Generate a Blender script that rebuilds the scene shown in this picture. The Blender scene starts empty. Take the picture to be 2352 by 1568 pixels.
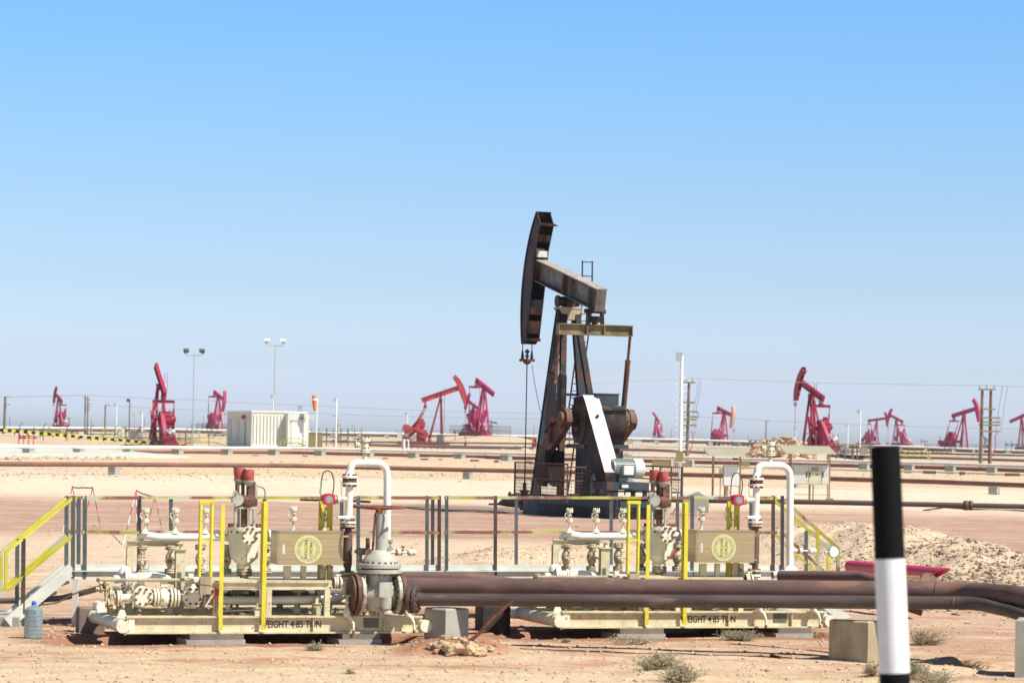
import bpy, bmesh, math, random
import numpy as np
from mathutils import Vector, Matrix, noise
R = math.radians
rnd = random.Random(11)

# ---------------------------------------------------------------- camera, sky, sun, exposure
PW, PH, FL, EYE = 2352.0, 1568.0, 6500.0, 2.8
scn = bpy.context.scene
cam_d = bpy.data.cameras.new('camera'); cam = bpy.data.objects.new('camera', cam_d)
scn.collection.objects.link(cam); scn.camera = cam
cam_d.sensor_width = 36.0; cam_d.lens = 36.0 * FL / PW
cam_d.clip_start = 0.5; cam_d.clip_end = 20000
CM = Matrix.Rotation(R(90) + math.atan(226 / FL), 4, 'X') @ Matrix.Rotation(R(1.1), 4, 'Z')
CM.translation = Vector((0, 0, EYE))
cam.matrix_world = CM
cam_d.dof.use_dof = True; cam_d.dof.focus_distance = 56; cam_d.dof.aperture_fstop = 3.4
SUN_EL, SUN_DIR = R(53), Vector((0.86, -0.51, 0)).normalized()
world = bpy.data.worlds.new('World'); scn.world = world; world.use_nodes = True
nt = world.node_tree; nt.nodes.clear()
sky = nt.nodes.new('ShaderNodeTexSky'); sky.sky_type = 'NISHITA'; sky.sun_disc = False
sky.sun_elevation = SUN_EL; sky.sun_rotation = math.atan2(SUN_DIR.x, SUN_DIR.y)
sky.altitude = 0; sky.air_density = 1.0; sky.dust_density = 1.2; sky.ozone_density = 2.0
hs = nt.nodes.new('ShaderNodeHueSaturation'); hs.inputs['Saturation'].default_value = 1.25; hs.inputs['Value'].default_value = 3.0
bg = nt.nodes.new('ShaderNodeBackground'); bg.inputs['Strength'].default_value = 0.095
wo = nt.nodes.new('ShaderNodeOutputWorld')
tc = nt.nodes.new('ShaderNodeTexCoord'); sx = nt.nodes.new('ShaderNodeSeparateXYZ'); nt.links.new(tc.outputs['Generated'], sx.inputs[0])
m2 = nt.nodes.new('ShaderNodeMath'); m2.operation = 'MULTIPLY'; m2.inputs[1].default_value = 2.0; nt.links.new(sx.outputs[2], m2.inputs[0])
rp_ = nt.nodes.new('ShaderNodeValToRGB'); nt.links.new(m2.outputs[0], rp_.inputs[0]); el = rp_.color_ramp.elements
for i, (z, c) in enumerate(((0.0, (2.25, 2.5, 3.0)), (.006, (1.95, 2.15, 3.0)), (.0145, (1.57, 1.75, 2.7)), (.0265, (1.28, 1.44, 2.12)), (.055, (1.03, 1.15, 1.55)), (.085, (.97, 1.10, 1.38)), (.154, (.86, 1.15, 1.42)), (.26, (.46, .58, .72)), (.42, (.27, .33, .42)))):
    e_ = el[i] if i < 2 else el.new(z*2); e_.position = z*2; e_.color = (*[k/3.0 for k in c], 1)
mm = nt.nodes.new('ShaderNodeMix'); mm.data_type = 'RGBA'; mm.blend_type = 'MULTIPLY'; mm.inputs[0].default_value = 1; mm.clamp_result = False
nt.links.new(sky.outputs[0], hs.inputs['Color']); nt.links.new(hs.outputs[0], mm.inputs[6]); nt.links.new(rp_.outputs[0], mm.inputs[7]); nt.links.new(mm.outputs[2], bg.inputs['Color']); nt.links.new(bg.outputs[0], wo.inputs['Surface'])
sd = bpy.data.lights.new('sun', 'SUN'); sd.energy = 5.0; sd.angle = R(0.55); sd.color = (1.0, 0.95, 0.86)
sun = bpy.data.objects.new('sun', sd); scn.collection.objects.link(sun)
sv = Vector((SUN_DIR.x * math.cos(SUN_EL), SUN_DIR.y * math.cos(SUN_EL), math.sin(SUN_EL)))
sun.rotation_euler = sv.to_track_quat('Z', 'Y').to_euler(); sun.location = (60, -20, 90)
scn.view_settings.view_transform = 'Standard'; scn.view_settings.look = 'None'
scn.view_settings.gamma = 1; scn.view_settings.exposure = 0.5

# ---------------------------------------------------------------- picture point + distance -> place
M3 = CM.to_3x3()
def ray(px, py): return M3 @ Vector(((px - PW / 2) / FL, -(py - PH / 2) / FL, -1))
def at(px, py, Y):
    r = ray(px, py); return Vector((0, 0, EYE)) + r * (Y / r.y)
def gr(px, py, z=0.0):
    r = ray(px, py); return Vector((0, 0, EYE)) + r * ((z - EYE) / r.z)

# ---------------------------------------------------------------- mesh builder
class MB:
    def __init__(s): s.v = []; s.f = []; s.m = []; s.mi = 0
    def mat(s, i): s.mi = i; return s
    def add(s, vs, fs):
        o = len(s.v); s.v += [tuple(v) for v in vs]
        for f in fs: s.f.append(tuple(i + o for i in f)); s.m.append(s.mi)
        return s
    def box(s, a, b):
        (x0, y0, z0), (x1, y1, z1) = a, b
        vs = [(x0,y0,z0),(x1,y0,z0),(x1,y1,z0),(x0,y1,z0),(x0,y0,z1),(x1,y0,z1),(x1,y1,z1),(x0,y1,z1)]
        return s.add(vs, [(0,3,2,1),(4,5,6,7),(0,1,5,4),(1,2,6,5),(2,3,7,6),(3,0,4,7)])
    def cbox(s, c, d): return s.box((c[0]-d[0]/2, c[1]-d[1]/2, c[2]-d[2]/2), (c[0]+d[0]/2, c[1]+d[1]/2, c[2]+d[2]/2))
    def bar(s, p, q, w, h, up=(0, 0, 1)):
        p = Vector(p); q = Vector(q); d = (q - p).normalized(); up = Vector(up)
        if abs(d.dot(up)) > .98: up = Vector((0, 1, 0))
        sx = d.cross(up).normalized(); u = sx.cross(d)
        vs = [e + sx * (i * w / 2) + u * (j * h / 2) for e in (p, q) for i, j in ((-1,-1),(1,-1),(1,1),(-1,1))]
        return s.add(vs, [(0,1,2,3),(7,6,5,4),(0,4,5,1),(1,5,6,2),(2,6,7,3),(3,7,4,0)])
    def ibeam(s, p, q, w, h, t=.03, up=(0, 0, 1), chan=0):
        p = Vector(p); q = Vector(q); d = (q - p).normalized(); up = Vector(up)
        if abs(d.dot(up)) > .98: up = Vector((0, 1, 0))
        sx = d.cross(up).normalized(); u = sx.cross(d)
        s.bar(p + u*(h/2-t/2), q + u*(h/2-t/2), w, t, up); s.bar(p - u*(h/2-t/2), q - u*(h/2-t/2), w, t, up)
        o = sx * (chan * (w/2 - t/2))
        return s.bar(p + o, q + o, t, h - 2*t - .002, up)
    def cyl(s, p, q, r, r2=None, n=16, cap=True):
        p = Vector(p); q = Vector(q); r2 = r if r2 is None else r2
        d = (q - p).normalized(); a = d.orthogonal().normalized(); b = d.cross(a)
        vs = []
        for e, rr in ((p, r), (q, r2)):
            vs += [e + (a*math.cos(2*math.pi*k/n) + b*math.sin(2*math.pi*k/n)) * rr for k in range(n)]
        fs = [(k, (k+1) % n, n+(k+1) % n, n+k) for k in range(n)]
        if cap: fs += [tuple(reversed(range(n))), tuple(range(n, 2*n))]
        return s.add(vs, fs)
    def tube(s, pts, r, n=10, cap=True, fil=0):
        pts = [Vector(p) for p in pts]
        if fil: pts = fillet(pts, fil)
        rs = r if isinstance(r, (list, tuple)) else [r] * len(pts)
        vs = []; N = None
        for i, p in enumerate(pts):
            d = ((pts[min(i+1, len(pts)-1)] - p).normalized() + (p - pts[max(i-1, 0)]).normalized())
            if d.length < 1e-6: d = Vector((0, 0, 1))
            d.normalize()
            if N is None: N = d.orthogonal().normalized()
            N = (N - d * N.dot(d)).normalized(); Bn = d.cross(N)
            vs += [p + (N*math.cos(2*math.pi*k/n) + Bn*math.sin(2*math.pi*k/n)) * rs[i] for k in range(n)]
        fs = [(i*n+k, i*n+(k+1) % n, (i+1)*n+(k+1) % n, (i+1)*n+k) for i in range(len(pts)-1) for k in range(n)]
        if cap: fs += [tuple(reversed(range(n))), tuple(range((len(pts)-1)*n, len(pts)*n))]
        return s.add(vs, fs)
    def lathe(s, p, axis, prof, n=20):
        p = Vector(p); d = Vector(axis).normalized(); a = d.orthogonal().normalized(); b = d.cross(a); vs = []
        for t, r in prof: vs += [p + d*t + (a*math.cos(2*math.pi*k/n) + b*math.sin(2*math.pi*k/n)) * max(r, 1e-4) for k in range(n)]
        m = len(prof)
        fs = [(i*n+k, i*n+(k+1) % n, (i+1)*n+(k+1) % n, (i+1)*n+k) for i in range(m-1) for k in range(n)]
        fs += [tuple(reversed(range(n))), tuple(range((m-1)*n, m*n))]
        return s.add(vs, fs)
    def prism(s, poly, fn, t0, t1):
        n = len(poly); vs = [fn(a, b, t0) for a, b in poly] + [fn(a, b, t1) for a, b in poly]
        return s.add(vs, [tuple(range(n)), tuple(reversed(range(n, 2*n)))] + [(i, n+i, n+(i+1) % n, (i+1) % n) for i in range(n)])
    def flange(s, c, axis, r, t, bolts=8, bm=None, hr=None, out=.5):
        c = Vector(c); d = Vector(axis).normalized(); mi = s.mi
        s.lathe(c - d*t/2, d, [(0, r*.97), (t*.12, r), (t*.88, r), (t, r*.97)], 24)
        if bm is not None: s.mi = bm
        a = d.orthogonal().normalized(); b = d.cross(a); hr = hr or r*.1
        for k in range(bolts):
            th = 2*math.pi*(k+.5)/bolts; o = (a*math.cos(th) + b*math.sin(th)) * r*.78
            s.cyl(c + o - d*(t/2+out*t), c + o + d*(t/2+out*t), hr, n=6)
        s.mi = mi; return s
    def build(s, name, mats, parent=None, label=None, smooth=True, ang=38):
        me = bpy.data.meshes.new(name); me.from_pydata(s.v, [], s.f)
        if not isinstance(mats, (list, tuple)): mats = [mats]
        for m in mats: me.materials.append(m)
        me.polygons.foreach_set('material_index', s.m)
        bm = bmesh.new(); bm.from_mesh(me); bmesh.ops.recalc_face_normals(bm, faces=bm.faces); bm.to_mesh(me); bm.free()
        if smooth:
            me.polygons.foreach_set('use_smooth', [True]*len(me.polygons)); me.set_sharp_from_angle(angle=R(ang))
        me.update()
        o = bpy.data.objects.new(name, me); scn.collection.objects.link(o)
        if parent: o.parent = parent
        if label: o['label'] = label
        return o
def fillet(pts, r, k=7):
    out = [pts[0]]
    for i in range(1, len(pts)-1):
        p = pts[i]; a = (pts[i-1]-p); b = (pts[i+1]-p); la, lb = a.length, b.length; a.normalize(); b.normalize()
        ang = a.angle(b)
        if ang > 3.1: out.append(p); continue
        t = min(r / math.tan(ang/2), la*.49, lb*.49); A = p + a*t; B = p + b*t
        for j in range(k+1):
            u = j/k; out.append(A*(1-u)**2 + p*2*u*(1-u)*1.0 + B*u*u if False else (A*(1-u)+p*u)*(1-u) + (p*(1-u)+B*u)*u)
    out.append(pts[-1]); return out

def thing(name, label, cat, loc=(0, 0, 0), rz=0, group=None, sc=1):
    o = bpy.data.objects.new(name, None); scn.collection.objects.link(o); o.location = loc; o.rotation_euler = (0, 0, rz); o.scale = (sc,)*3
    o.empty_display_size = .3
    o['label'] = label; o['category'] = cat
    if group: o['group'] = group
    return o
def tag(o, label, cat, group=None):
    o['label'] = label; o['category'] = cat
    if group: o['group'] = group
    return o
def kids(o): return [c for c in scn.collection.objects if c.parent is o]
def copy_tree(o, parent=None):
    c = o.copy(); scn.collection.objects.link(c); c.parent = parent
    for ch in kids(o): copy_tree(ch, c)
    return c
def recentre(o):
    """mesh-only thing: move its origin to the middle of its own footprint"""
    me = o.data; n = len(me.vertices); a = np.empty(n*3); me.vertices.foreach_get('co', a); a = a.reshape(-1, 3)
    c = (a.min(0) + a.max(0)) / 2; c[2] = a[:, 2].min(); me.vertices.foreach_set('co', (a - c).ravel()); o.location = Vector(c); me.update(); return o

# ---------------------------------------------------------------- materials
def mat(name, col, rough=.6, metal=0.0, var=.12, rust=0.0, rcol=(.16, .065, .03), sc=4, bump=.0, stretch=(1, 1, 1), rsc=None, spec=.5, coat2=None, c2=0.0):
    m = bpy.data.materials.new(name); m.use_nodes = True; t = m.node_tree; N = t.nodes; L = t.links
    p = N['Principled BSDF']; p.inputs['Roughness'].default_value = rough; p.inputs['Metallic'].default_value = metal
    p.inputs['Specular IOR Level'].default_value = spec
    g = N.new('ShaderNodeNewGeometry'); mp = N.new('ShaderNodeMapping'); mp.inputs['Scale'].default_value = stretch
    L.new(g.outputs['Position'], mp.inputs['Vector'])
    n1 = N.new('ShaderNodeTexNoise'); n1.inputs['Scale'].default_value = sc; n1.inputs['Detail'].default_value = 6; n1.inputs['Roughness'].default_value = .65
    L.new(mp.outputs[0], n1.inputs['Vector'])
    mx = N.new('ShaderNodeMix'); mx.data_type = 'RGBA'; mx.clamp_factor = True
    lo = [max(0, c*(1-var*1.6)) for c in col]; hi = [min(1, c*(1+var*1.2)) for c in col]
    mx.inputs[6].default_value = (*lo, 1); mx.inputs[7].default_value = (*hi, 1)
    mr = N.new('ShaderNodeMapRange'); mr.inputs[1].default_value = .3; mr.inputs[2].default_value = .7
    L.new(n1.outputs['Fac'], mr.inputs[0]); L.new(mr.outputs[0], mx.inputs[0]); out = mx.outputs[2]
    def layer(out, colr, amt, scale, off):
        n2 = N.new('ShaderNodeTexNoise'); n2.inputs['Scale'].default_value = scale; n2.inputs['Detail'].default_value = 9; n2.inputs['Roughness'].default_value = .68
        ad = N.new('ShaderNodeVectorMath'); ad.inputs[1].default_value = (off, off*2, off*3); L.new(mp.outputs[0], ad.inputs[0]); L.new(ad.outputs[0], n2.inputs['Vector'])
        r = N.new('ShaderNodeMapRange'); th = .72 - amt*.44; r.inputs[1].default_value = th; r.inputs[2].default_value = th+.07
        L.new(n2.outputs['Fac'], r.inputs[0])
        x = N.new('ShaderNodeMix'); x.data_type = 'RGBA'; x.inputs[7].default_value = (*colr, 1)
        L.new(r.outputs[0], x.inputs[0]); L.new(out, x.inputs[6]); return x.outputs[2]
    if c2: out = layer(out, coat2, c2, (rsc or sc)*.8, 17)
    if rust: out = layer(out, rcol, rust, rsc or sc*1.2, 5)
    L.new(out, p.inputs['Base Color'])
    if bump:
        b = N.new('ShaderNodeBump'); b.inputs['Strength'].default_value = bump; b.inputs['Distance'].default_value = .02
        L.new(n1.outputs['Fac'], b.inputs['Height']); L.new(b.outputs[0], p.inputs['Normal'])
    return m
M = {}
M['cream'] = mat('cream_paint', (.64, .575, .37), .5, var=.13, rust=.27, rcol=(.26, .13, .065), sc=5, rsc=16, c2=.36, coat2=(.47, .40, .27))
M['creamw'] = mat('pale_paint', (.76, .73, .57), .42, var=.09, rust=.26, rcol=(.30, .18, .09), sc=6, rsc=11, c2=.2, coat2=(.58, .50, .35))
M['white'] = mat('white_pipe_paint', (.83, .82, .74), .35, var=.05, rust=.07, rcol=(.5, .42, .3), sc=5)
M['grubby'] = mat('grubby_cream', (.55, .47, .30), .6, var=.25, rust=.42, rcol=(.14, .08, .04), sc=11, rsc=14)
M['rustbolt'] = mat('rusty_bolt', (.16, .07, .035), .8, var=.3, sc=30)
M['tanbox'] = mat('brushed_tan_steel', (.44, .35, .20), .36, metal=.35, var=.14, sc=3, stretch=(.3, .3, 14), rust=.08, rcol=(.34, .28, .2))
M['yellow'] = mat('yellow_paint', (.66, .58, .035), .55, var=.10, rust=.22, rcol=(.28, .17, .08), sc=6, rsc=5, c2=.26, coat2=(.5, .54, .36))
M['yrust'] = mat('worn_yellow_rail', (.42, .39, .07), .65, var=.2, rust=.58, rcol=(.21, .085, .06), sc=2.2, rsc=1.3, c2=.5, coat2=(.42, .46, .33))
M['ystair'] = mat('stair_yellow', (.52, .50, .045), .6, var=.15, rust=.4, rcol=(.40, .44, .34), sc=3, rsc=2.2)
M['galv'] = mat('galvanised_steel', (.13, .16, .155), .5, metal=.3, var=.22, sc=5, rust=.15, rcol=(.13, .12, .1))
M['galvl'] = mat('pale_galvanised', (.58, .60, .53), .6, var=.10, sc=4, rust=.2, rcol=(.42, .40, .32))
M['darkpost'] = mat('dark_post', (.07, .06, .055), .6, var=.3, sc=5, rust=.4, rcol=(.12, .07, .04))
M['bpipe'] = mat('mauve_brown_pipe', (.140, .086, .074), .74, var=.22, sc=1.6, rust=.36, rcol=(.22, .115, .085), rsc=1.3, stretch=(.7, 1, 2.5), bump=.12, spec=.3, c2=.3, coat2=(.105, .075, .068))
M['gpipe'] = mat('grey_brown_pipe', (.092, .068, .060), .62, var=.25, sc=2.5, spec=.4, rust=.34, rcol=(.2, .15, .12), rsc=2, stretch=(.4, 1, 2.5), bump=.1)
M['rpipe'] = mat('rust_pipe', (.20, .085, .06), .6, var=.2, sc=.5, rust=.3, rcol=(.15, .08, .06))
M['dpipe'] = mat('dark_pipe', (.095, .065, .058), .6, var=.2, sc=.5)
M['clad'] = mat('white_cladding', (.80, .78, .70), .4, var=.05, sc=.6)
M['conc'] = mat('concrete', (.36, .36, .31), .85, var=.15, sc=3, bump=.25, rust=.25, rcol=(.25, .24, .2), stretch=(1, 1, .5))
M['conco'] = mat('weathered_concrete', (.40, .34, .22), .85, var=.18, sc=3, bump=.25, rust=.2, rcol=(.2, .14, .08), stretch=(2, 2, .5))
M['vgrey'] = mat('valve_grey', (.43, .43, .37), .55, var=.15, sc=6, rust=.32, rcol=(.21, .12, .075), rsc=9, c2=.3, coat2=(.55, .52, .42))
M['vdark'] = mat('valve_rust', (.115, .055, .035), .7, var=.3, sc=9, rust=.4, rcol=(.2, .1, .05))
M['redp'] = mat('red_paint', (.48, .045, .07), .45, var=.12, sc=4, rust=.12, rcol=(.3, .1, .09))
M['redact'] = mat('faded_red', (.42, .075, .06), .5, var=.2, sc=12, rust=.3, rcol=(.42, .3, .26))
M['pinkpipe'] = mat('red_liner_pipe', (.55, .055, .11), .4, var=.06, sc=2)
M['magenta'] = mat('transmitter_red', (.50, .02, .07), .35, var=.06, sc=20)
M['glass'] = mat('dial_glass', (.25, .30, .30), .12, var=.2, sc=30)
M['dialw'] = mat('dial_face', (.82, .82, .78), .3, var=.02)
M['black'] = mat('black_paint', (.0035, .004, .005), .75, spec=.15, rust=.12, rcol=(.05, .05, .045), rsc=18, var=.3, sc=20)
M['rubber'] = mat('black_rubber', (.022, .02, .02), .55, var=.2)
M['hose'] = mat('grey_hose', (.16, .15, .12), .6, var=.2)
M['postw'] = mat('post_white', (.76, .79, .83), .45, var=.05, sc=6, rust=.16, rcol=(.45, .45, .42), rsc=14)
M['pjdark'] = mat('pumpjack_dark', (.014, .015, .018), .6, spec=.3, var=.35, rust=.52, rcol=(.070, .026, .012), sc=1.3, rsc=1.9, bump=.1, c2=.2, coat2=(.10, .11, .11))
M['pjblue'] = mat('pumpjack_blue', (.034, .055, .070), .5, var=.25, rust=.38, rcol=(.10, .045, .025), sc=1.2, rsc=1.6)
M['pjrust'] = mat('pumpjack_rust', (.13, .055, .028), .7, var=.4, rust=.4, rcol=(.05, .04, .035), sc=2, rsc=2.4, c2=.3, coat2=(.28, .22, .13))
M['pjgrey'] = mat('pumpjack_beam', (.15, .15, .135), .55, var=.3, rust=.55, rcol=(.13, .055, .03), sc=1.2, rsc=1.5)
M['dusty'] = mat('dusty_sunlit_flange_top', (.36, .31, .26), .8, var=.2, rust=.3, rcol=(.14, .07, .04), sc=1.5, rsc=1.8)  # pale tone paints sunlight as well as dust onto the beam's top face
M['pjolive'] = mat('equaliser_paint', (.20, .155, .06), .6, var=.3, rust=.45, rcol=(.10, .09, .07), sc=1.2, rsc=1.2)
M['pjpale'] = mat('pale_top_paint', (.62, .62, .55), .6, var=.14, rust=.42, rcol=(.33, .34, .32), sc=1.5, rsc=1.6, c2=.2, coat2=(.16, .12, .09))
M['gearbox'] = mat('gearbox_paint', (.085, .045, .018), .6, var=.35, rust=.5, rcol=(.015, .014, .014), sc=1.5, rsc=1.2, c2=.36, coat2=(.46, .39, .25))
M['motor'] = mat('motor_green_grey', (.30, .34, .31), .45, var=.1, sc=5)
M['motorw'] = mat('motor_cowl', (.66, .68, .66), .5, var=.08, sc=5)
M['stain'] = mat('white_marking', (.62, .62, .58), .7, var=.15, sc=30)
M['ink'] = mat('black_lettering', (.02, .018, .016), .8, var=.3, sc=40, rust=.12, rcol=(.4, .35, .24), rsc=9)
M['stky'] = mat('sticker_yellow', (.62, .58, .24), .5, var=.06, sc=20)
M['stkb'] = mat('sticker_blue', (.15, .2, .3), .5, var=.2)
M['dgreen'] = mat('dark_plate', (.13, .13, .10), .5, var=.2, sc=10)
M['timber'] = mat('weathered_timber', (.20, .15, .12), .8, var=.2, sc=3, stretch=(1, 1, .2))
M['poleg'] = mat('galvanised_pole', (.42, .46, .45), .4, metal=.2, var=.08)
M['polew'] = mat('white_mast', (.82, .83, .82), .4, var=.04)
M['poleb'] = mat('dark_pole', (.07, .065, .06), .6, var=.15)
M['olive'] = mat('olive_steel', (.25, .22, .09), .6, var=.15)
M['lampb'] = mat('flood_lamp_glass', (.10, .13, .11), .15, var=.2)
M['shed'] = mat('shed_panel', (.62, .66, .58), .5, var=.05, sc=.8)
M['cab'] = mat('cabinet_paint', (.60, .56, .41), .5, var=.06, rust=.2, rcol=(.45, .42, .34), sc=2)
M['cabw'] = mat('cabinet_white', (.72, .72, .70), .45, var=.04)
M['cabr'] = mat('cabinet_frame', (.33, .21, .13), .7, var=.25, rust=.4, rcol=(.14, .07, .04), sc=5)
M['orange'] = mat('windsock_orange', (.70, .22, .07), .8, var=.12)
M['apron'] = mat('pale_apron', (.55, .56, .47), .8, var=.08, sc=.3)
M['cage'] = mat('rusty_cage', (.105, .05, .035), .7, var=.3, sc=3)
M['rodr'] = mat('rusty_rod', (.21, .07, .038), .8, var=.35, sc=12, rust=.3, rcol=(.1, .04, .02))
M['grub'] = mat('grey_rubble', (.30, .235, .165), .95, var=.4, sc=1.2, rust=.35, rcol=(.46, .36, .25), rsc=1.5)
M['twig'] = mat('dry_twig', (.38, .30, .19), .9, var=.3, sc=8)
M['leaf'] = mat('grey_green_leaf', (.36, .36, .22), .9, var=.25, sc=15)
M['rock'] = mat('limestone', (.50, .375, .225), .95, var=.25, sc=7, rust=.4, rcol=(.36, .17, .10), rsc=5, bump=.5)
M['grav'] = mat('gravel_stone', (.52, .40, .265), .95, var=.3, sc=1.2, rust=.3, rcol=(.30, .16, .10), rsc=1.5)
M['green'] = mat('old_green_paint', (.10, .17, .14), .6, var=.2)
def bluebottle():
    m = bpy.data.materials.new('blue_tinted_plastic'); m.use_nodes = True; p = m.node_tree.nodes['Principled BSDF']
    p.inputs['Base Color'].default_value = (.42, .56, .62, 1); p.inputs['Roughness'].default_value = .16
    p.inputs['Transmission Weight'].default_value = .72; p.inputs['IOR'].default_value = 1.12; p.inputs['Specular IOR Level'].default_value = .8
    return m
M['bottle'] = bluebottle()
M['bcap'] = mat('blue_cap', (.02, .12, .5), .4, var=.05)
def redset(k, c):
    M['r'+k] = mat('pumpjack_red_'+k, c, .5, var=.12, sc=.5, rust=.12, rcol=tuple(x*.5 for x in c), rsc=.7)
redset('a', (.32, .008, .048)); redset('b', (.44, .045, .135)); redset('c', (.40, .04, .05))
M['tray_and_shade'] = mat('oily_tray_and_shade', (.035, .026, .02), .8, var=.4, sc=6, rust=.3, rcol=(.12, .07, .045), rsc=9)  # oily tray tone, also painted-on shade for the block by the rod
M['pad'] = mat('compacted_sand_pad', (.54, .41, .28), .95, var=.1, sc=.5)
M['tanhead'] = mat('tan_horsehead', (.62, .36, .26), .6, var=.1)
M['greenpj'] = mat('green_pumpjack', (.16, .24, .22), .6, var=.15)
# ---------------------------------------------------------------- terrain
def _h(ix, iy, s):
    n = (ix.astype(np.int64)*374761393 + iy.astype(np.int64)*668265263 + s*1442695041) & 0x7fffffff
    n = ((n ^ (n >> 13)) * 1274126177) & 0x7fffffff
    return ((n ^ (n >> 16)) & 0xffff) / 65535.0
def vn(x, y, s=0):
    x = np.asarray(x, float); y = np.asarray(y, float)
    ix = np.floor(x); iy = np.floor(y); fx = x-ix; fy = y-iy; fx = fx*fx*(3-2*fx); fy = fy*fy*(3-2*fy)
    a = _h(ix, iy, s); b = _h(ix+1, iy, s); c = _h(ix, iy+1, s); d = _h(ix+1, iy+1, s)
    return (a*(1-fx)+b*fx)*(1-fy) + (c*(1-fx)+d*fx)*fy - .5
def gauss(x, y, cx, cy, rx, ry, h, p=1.0): return h*np.exp(-(((x-cx)/rx)**2 + ((y-cy)/ry)**2)**p)
SKO = [(at(290, 1455, 37.7), 4.3), (at(1292, 1442, 40.4), 4.3)]
MND = []   # cx, cy, rx, ry, height, roughness
def mound(px, py, Y, rx, ry, h, rg=.3):
    c = at(px, py, Y); MND.append((c.x, Y, rx, ry, h, rg))
mound(1965, 1250, 74, 2.9, 8, .72, .5)       # bank right of the riser
mound(2120, 1250, 66, 2.2, 5, .35, .8)
mound(2330, 1250, 62, 2.4, 3.5, .34, .9)
mound(2150, 1250, 55, 2.0, 1.6, .36, 1.1)      # rubble behind the red pipe
mound(2330, 1250, 51, 2.0, 1.7, .30, 1.1)
mound(1130, 1290, 62, 1.3, 3.0, .42, .7)      # rubble between platforms
mound(1380, 1290, 66, 2.2, 3.0, .40, .7)
mound(1052, 1500, 37.0, .78, .75, .21, .4)   # red earth heap
mound(1300, 1500, 36.4, .7, .5, .05, .3)
mound(1545, 1560, 33.9, .55, .5, .10, .5)
mound(2230, 1500, 37.2, .55, .35, .10, .9)
mound(2160, 1530, 35.6, .5, .35, .09, .9)
mound(2080, 1540, 34.6, .4, .3, .07, .6)
mound(1260, 1030, 372, 13, 12, 1.3, .5)
mound(1800, 1030, 372, 5.5, 9, 1.7, .5); mound(1740, 1030, 376, 5, 9, 1.3, .5)
mound(480, 1060, 240, 30, 6, .45, .4)
mound(1330, 1060, 240, 30, 6, .35, .4)
PR = np.array([(0, 0), (345, 0), (400, .75), (450, 1.1), (600, 2.45), (1000, 3.1), (9000, 3.1)])
def H(x, y):
    x = np.asarray(x, float); y = np.asarray(y, float)
    z = np.interp(y, PR[:, 0], PR[:, 1]) - np.clip(x, -200, 200)*.0042*np.clip((y-420)/180, 0, 1)
    z = z + np.clip((21-y)/8, 0, 1)*1.15
    rough = np.zeros_like(z)
    for cx, cy, rx, ry, h, rg in MND:
        g = gauss(x, y, cx, cy, rx, ry, h, 1.3); z = z+g; rough = rough + rg*np.abs(g)
    k = np.clip(y/40, .8, 12)
    z = z + .035*vn(x/1.7, y/2.6, 1)*np.clip(y/45, .6, 4) + .016*vn(x/.45, y/.7, 2) + .012*vn(x/.17, y/.23, 3)*(1+.6*vn(x*.6, y*.4, 8))
    z = z + rough*(.75*vn(x/.9, y/1.3, 4) + .3*vn(x/.35, y/.5, 5) + .10*vn(x/.14, y/.2, 6))
    z = z - pit(x, y)*(.24+.12*vn(x*3, y*3, 22))
    z = z - .14*np.exp(-((x-7.0)/1.2)**2-((y-36.4)/.3)**2)
    return z
def pit(x, y):
    out = 0
    for O, L in SKO:
        dx, dy = x-O.x, y-O.y; u = dx*math.cos(R(18))+dy*math.sin(R(18)); v = -dx*math.sin(R(18))+dy*math.cos(R(18)); w = .22*vn(x*2.2, y*2.2, 21)
        out = out + np.clip((u+.75+w)/.3, 0, 1)*np.clip((L+.1-u+w)/.3, 0, 1)*np.clip((v+.02+w*.6)/.22, 0, 1)*np.clip((1.75-v+w)/.5, 0, 1)
    return np.clip(out, 0, 1)
def hz(x, y): return float(H(np.array([x]), np.array([y]))[0])
def grid(ys, us, name, mt):
    Y, U = np.meshgrid(ys, us, indexing='ij'); X = U*Y; Z = H(X, Y); n, m = Y.shape
    co = np.stack([X, Y, Z], -1).reshape(-1, 3); idx = np.arange(n*m).reshape(n, m)
    f = np.stack([idx[:-1, :-1], idx[:-1, 1:], idx[1:, 1:], idx[1:, :-1]], -1).reshape(-1, 4)
    me = bpy.data.meshes.new(name); me.vertices.add(len(co)); me.vertices.foreach_set('co', co.ravel())
    me.loops.add(f.size); me.loops.foreach_set('vertex_index', f.ravel().astype(np.int32))
    me.polygons.add(len(f)); me.polygons.foreach_set('loop_start', np.arange(0, f.size, 4, dtype=np.int32)); me.polygons.foreach_set('loop_total', np.full(len(f), 4, dtype=np.int32))
    me.update(calc_edges=True); me.polygons.foreach_set('use_smooth', [True]*len(f)); me.materials.append(mt)
    o = bpy.data.objects.new(name, me); scn.collection.objects.link(o); o['kind'] = 'structure'; return o
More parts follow.
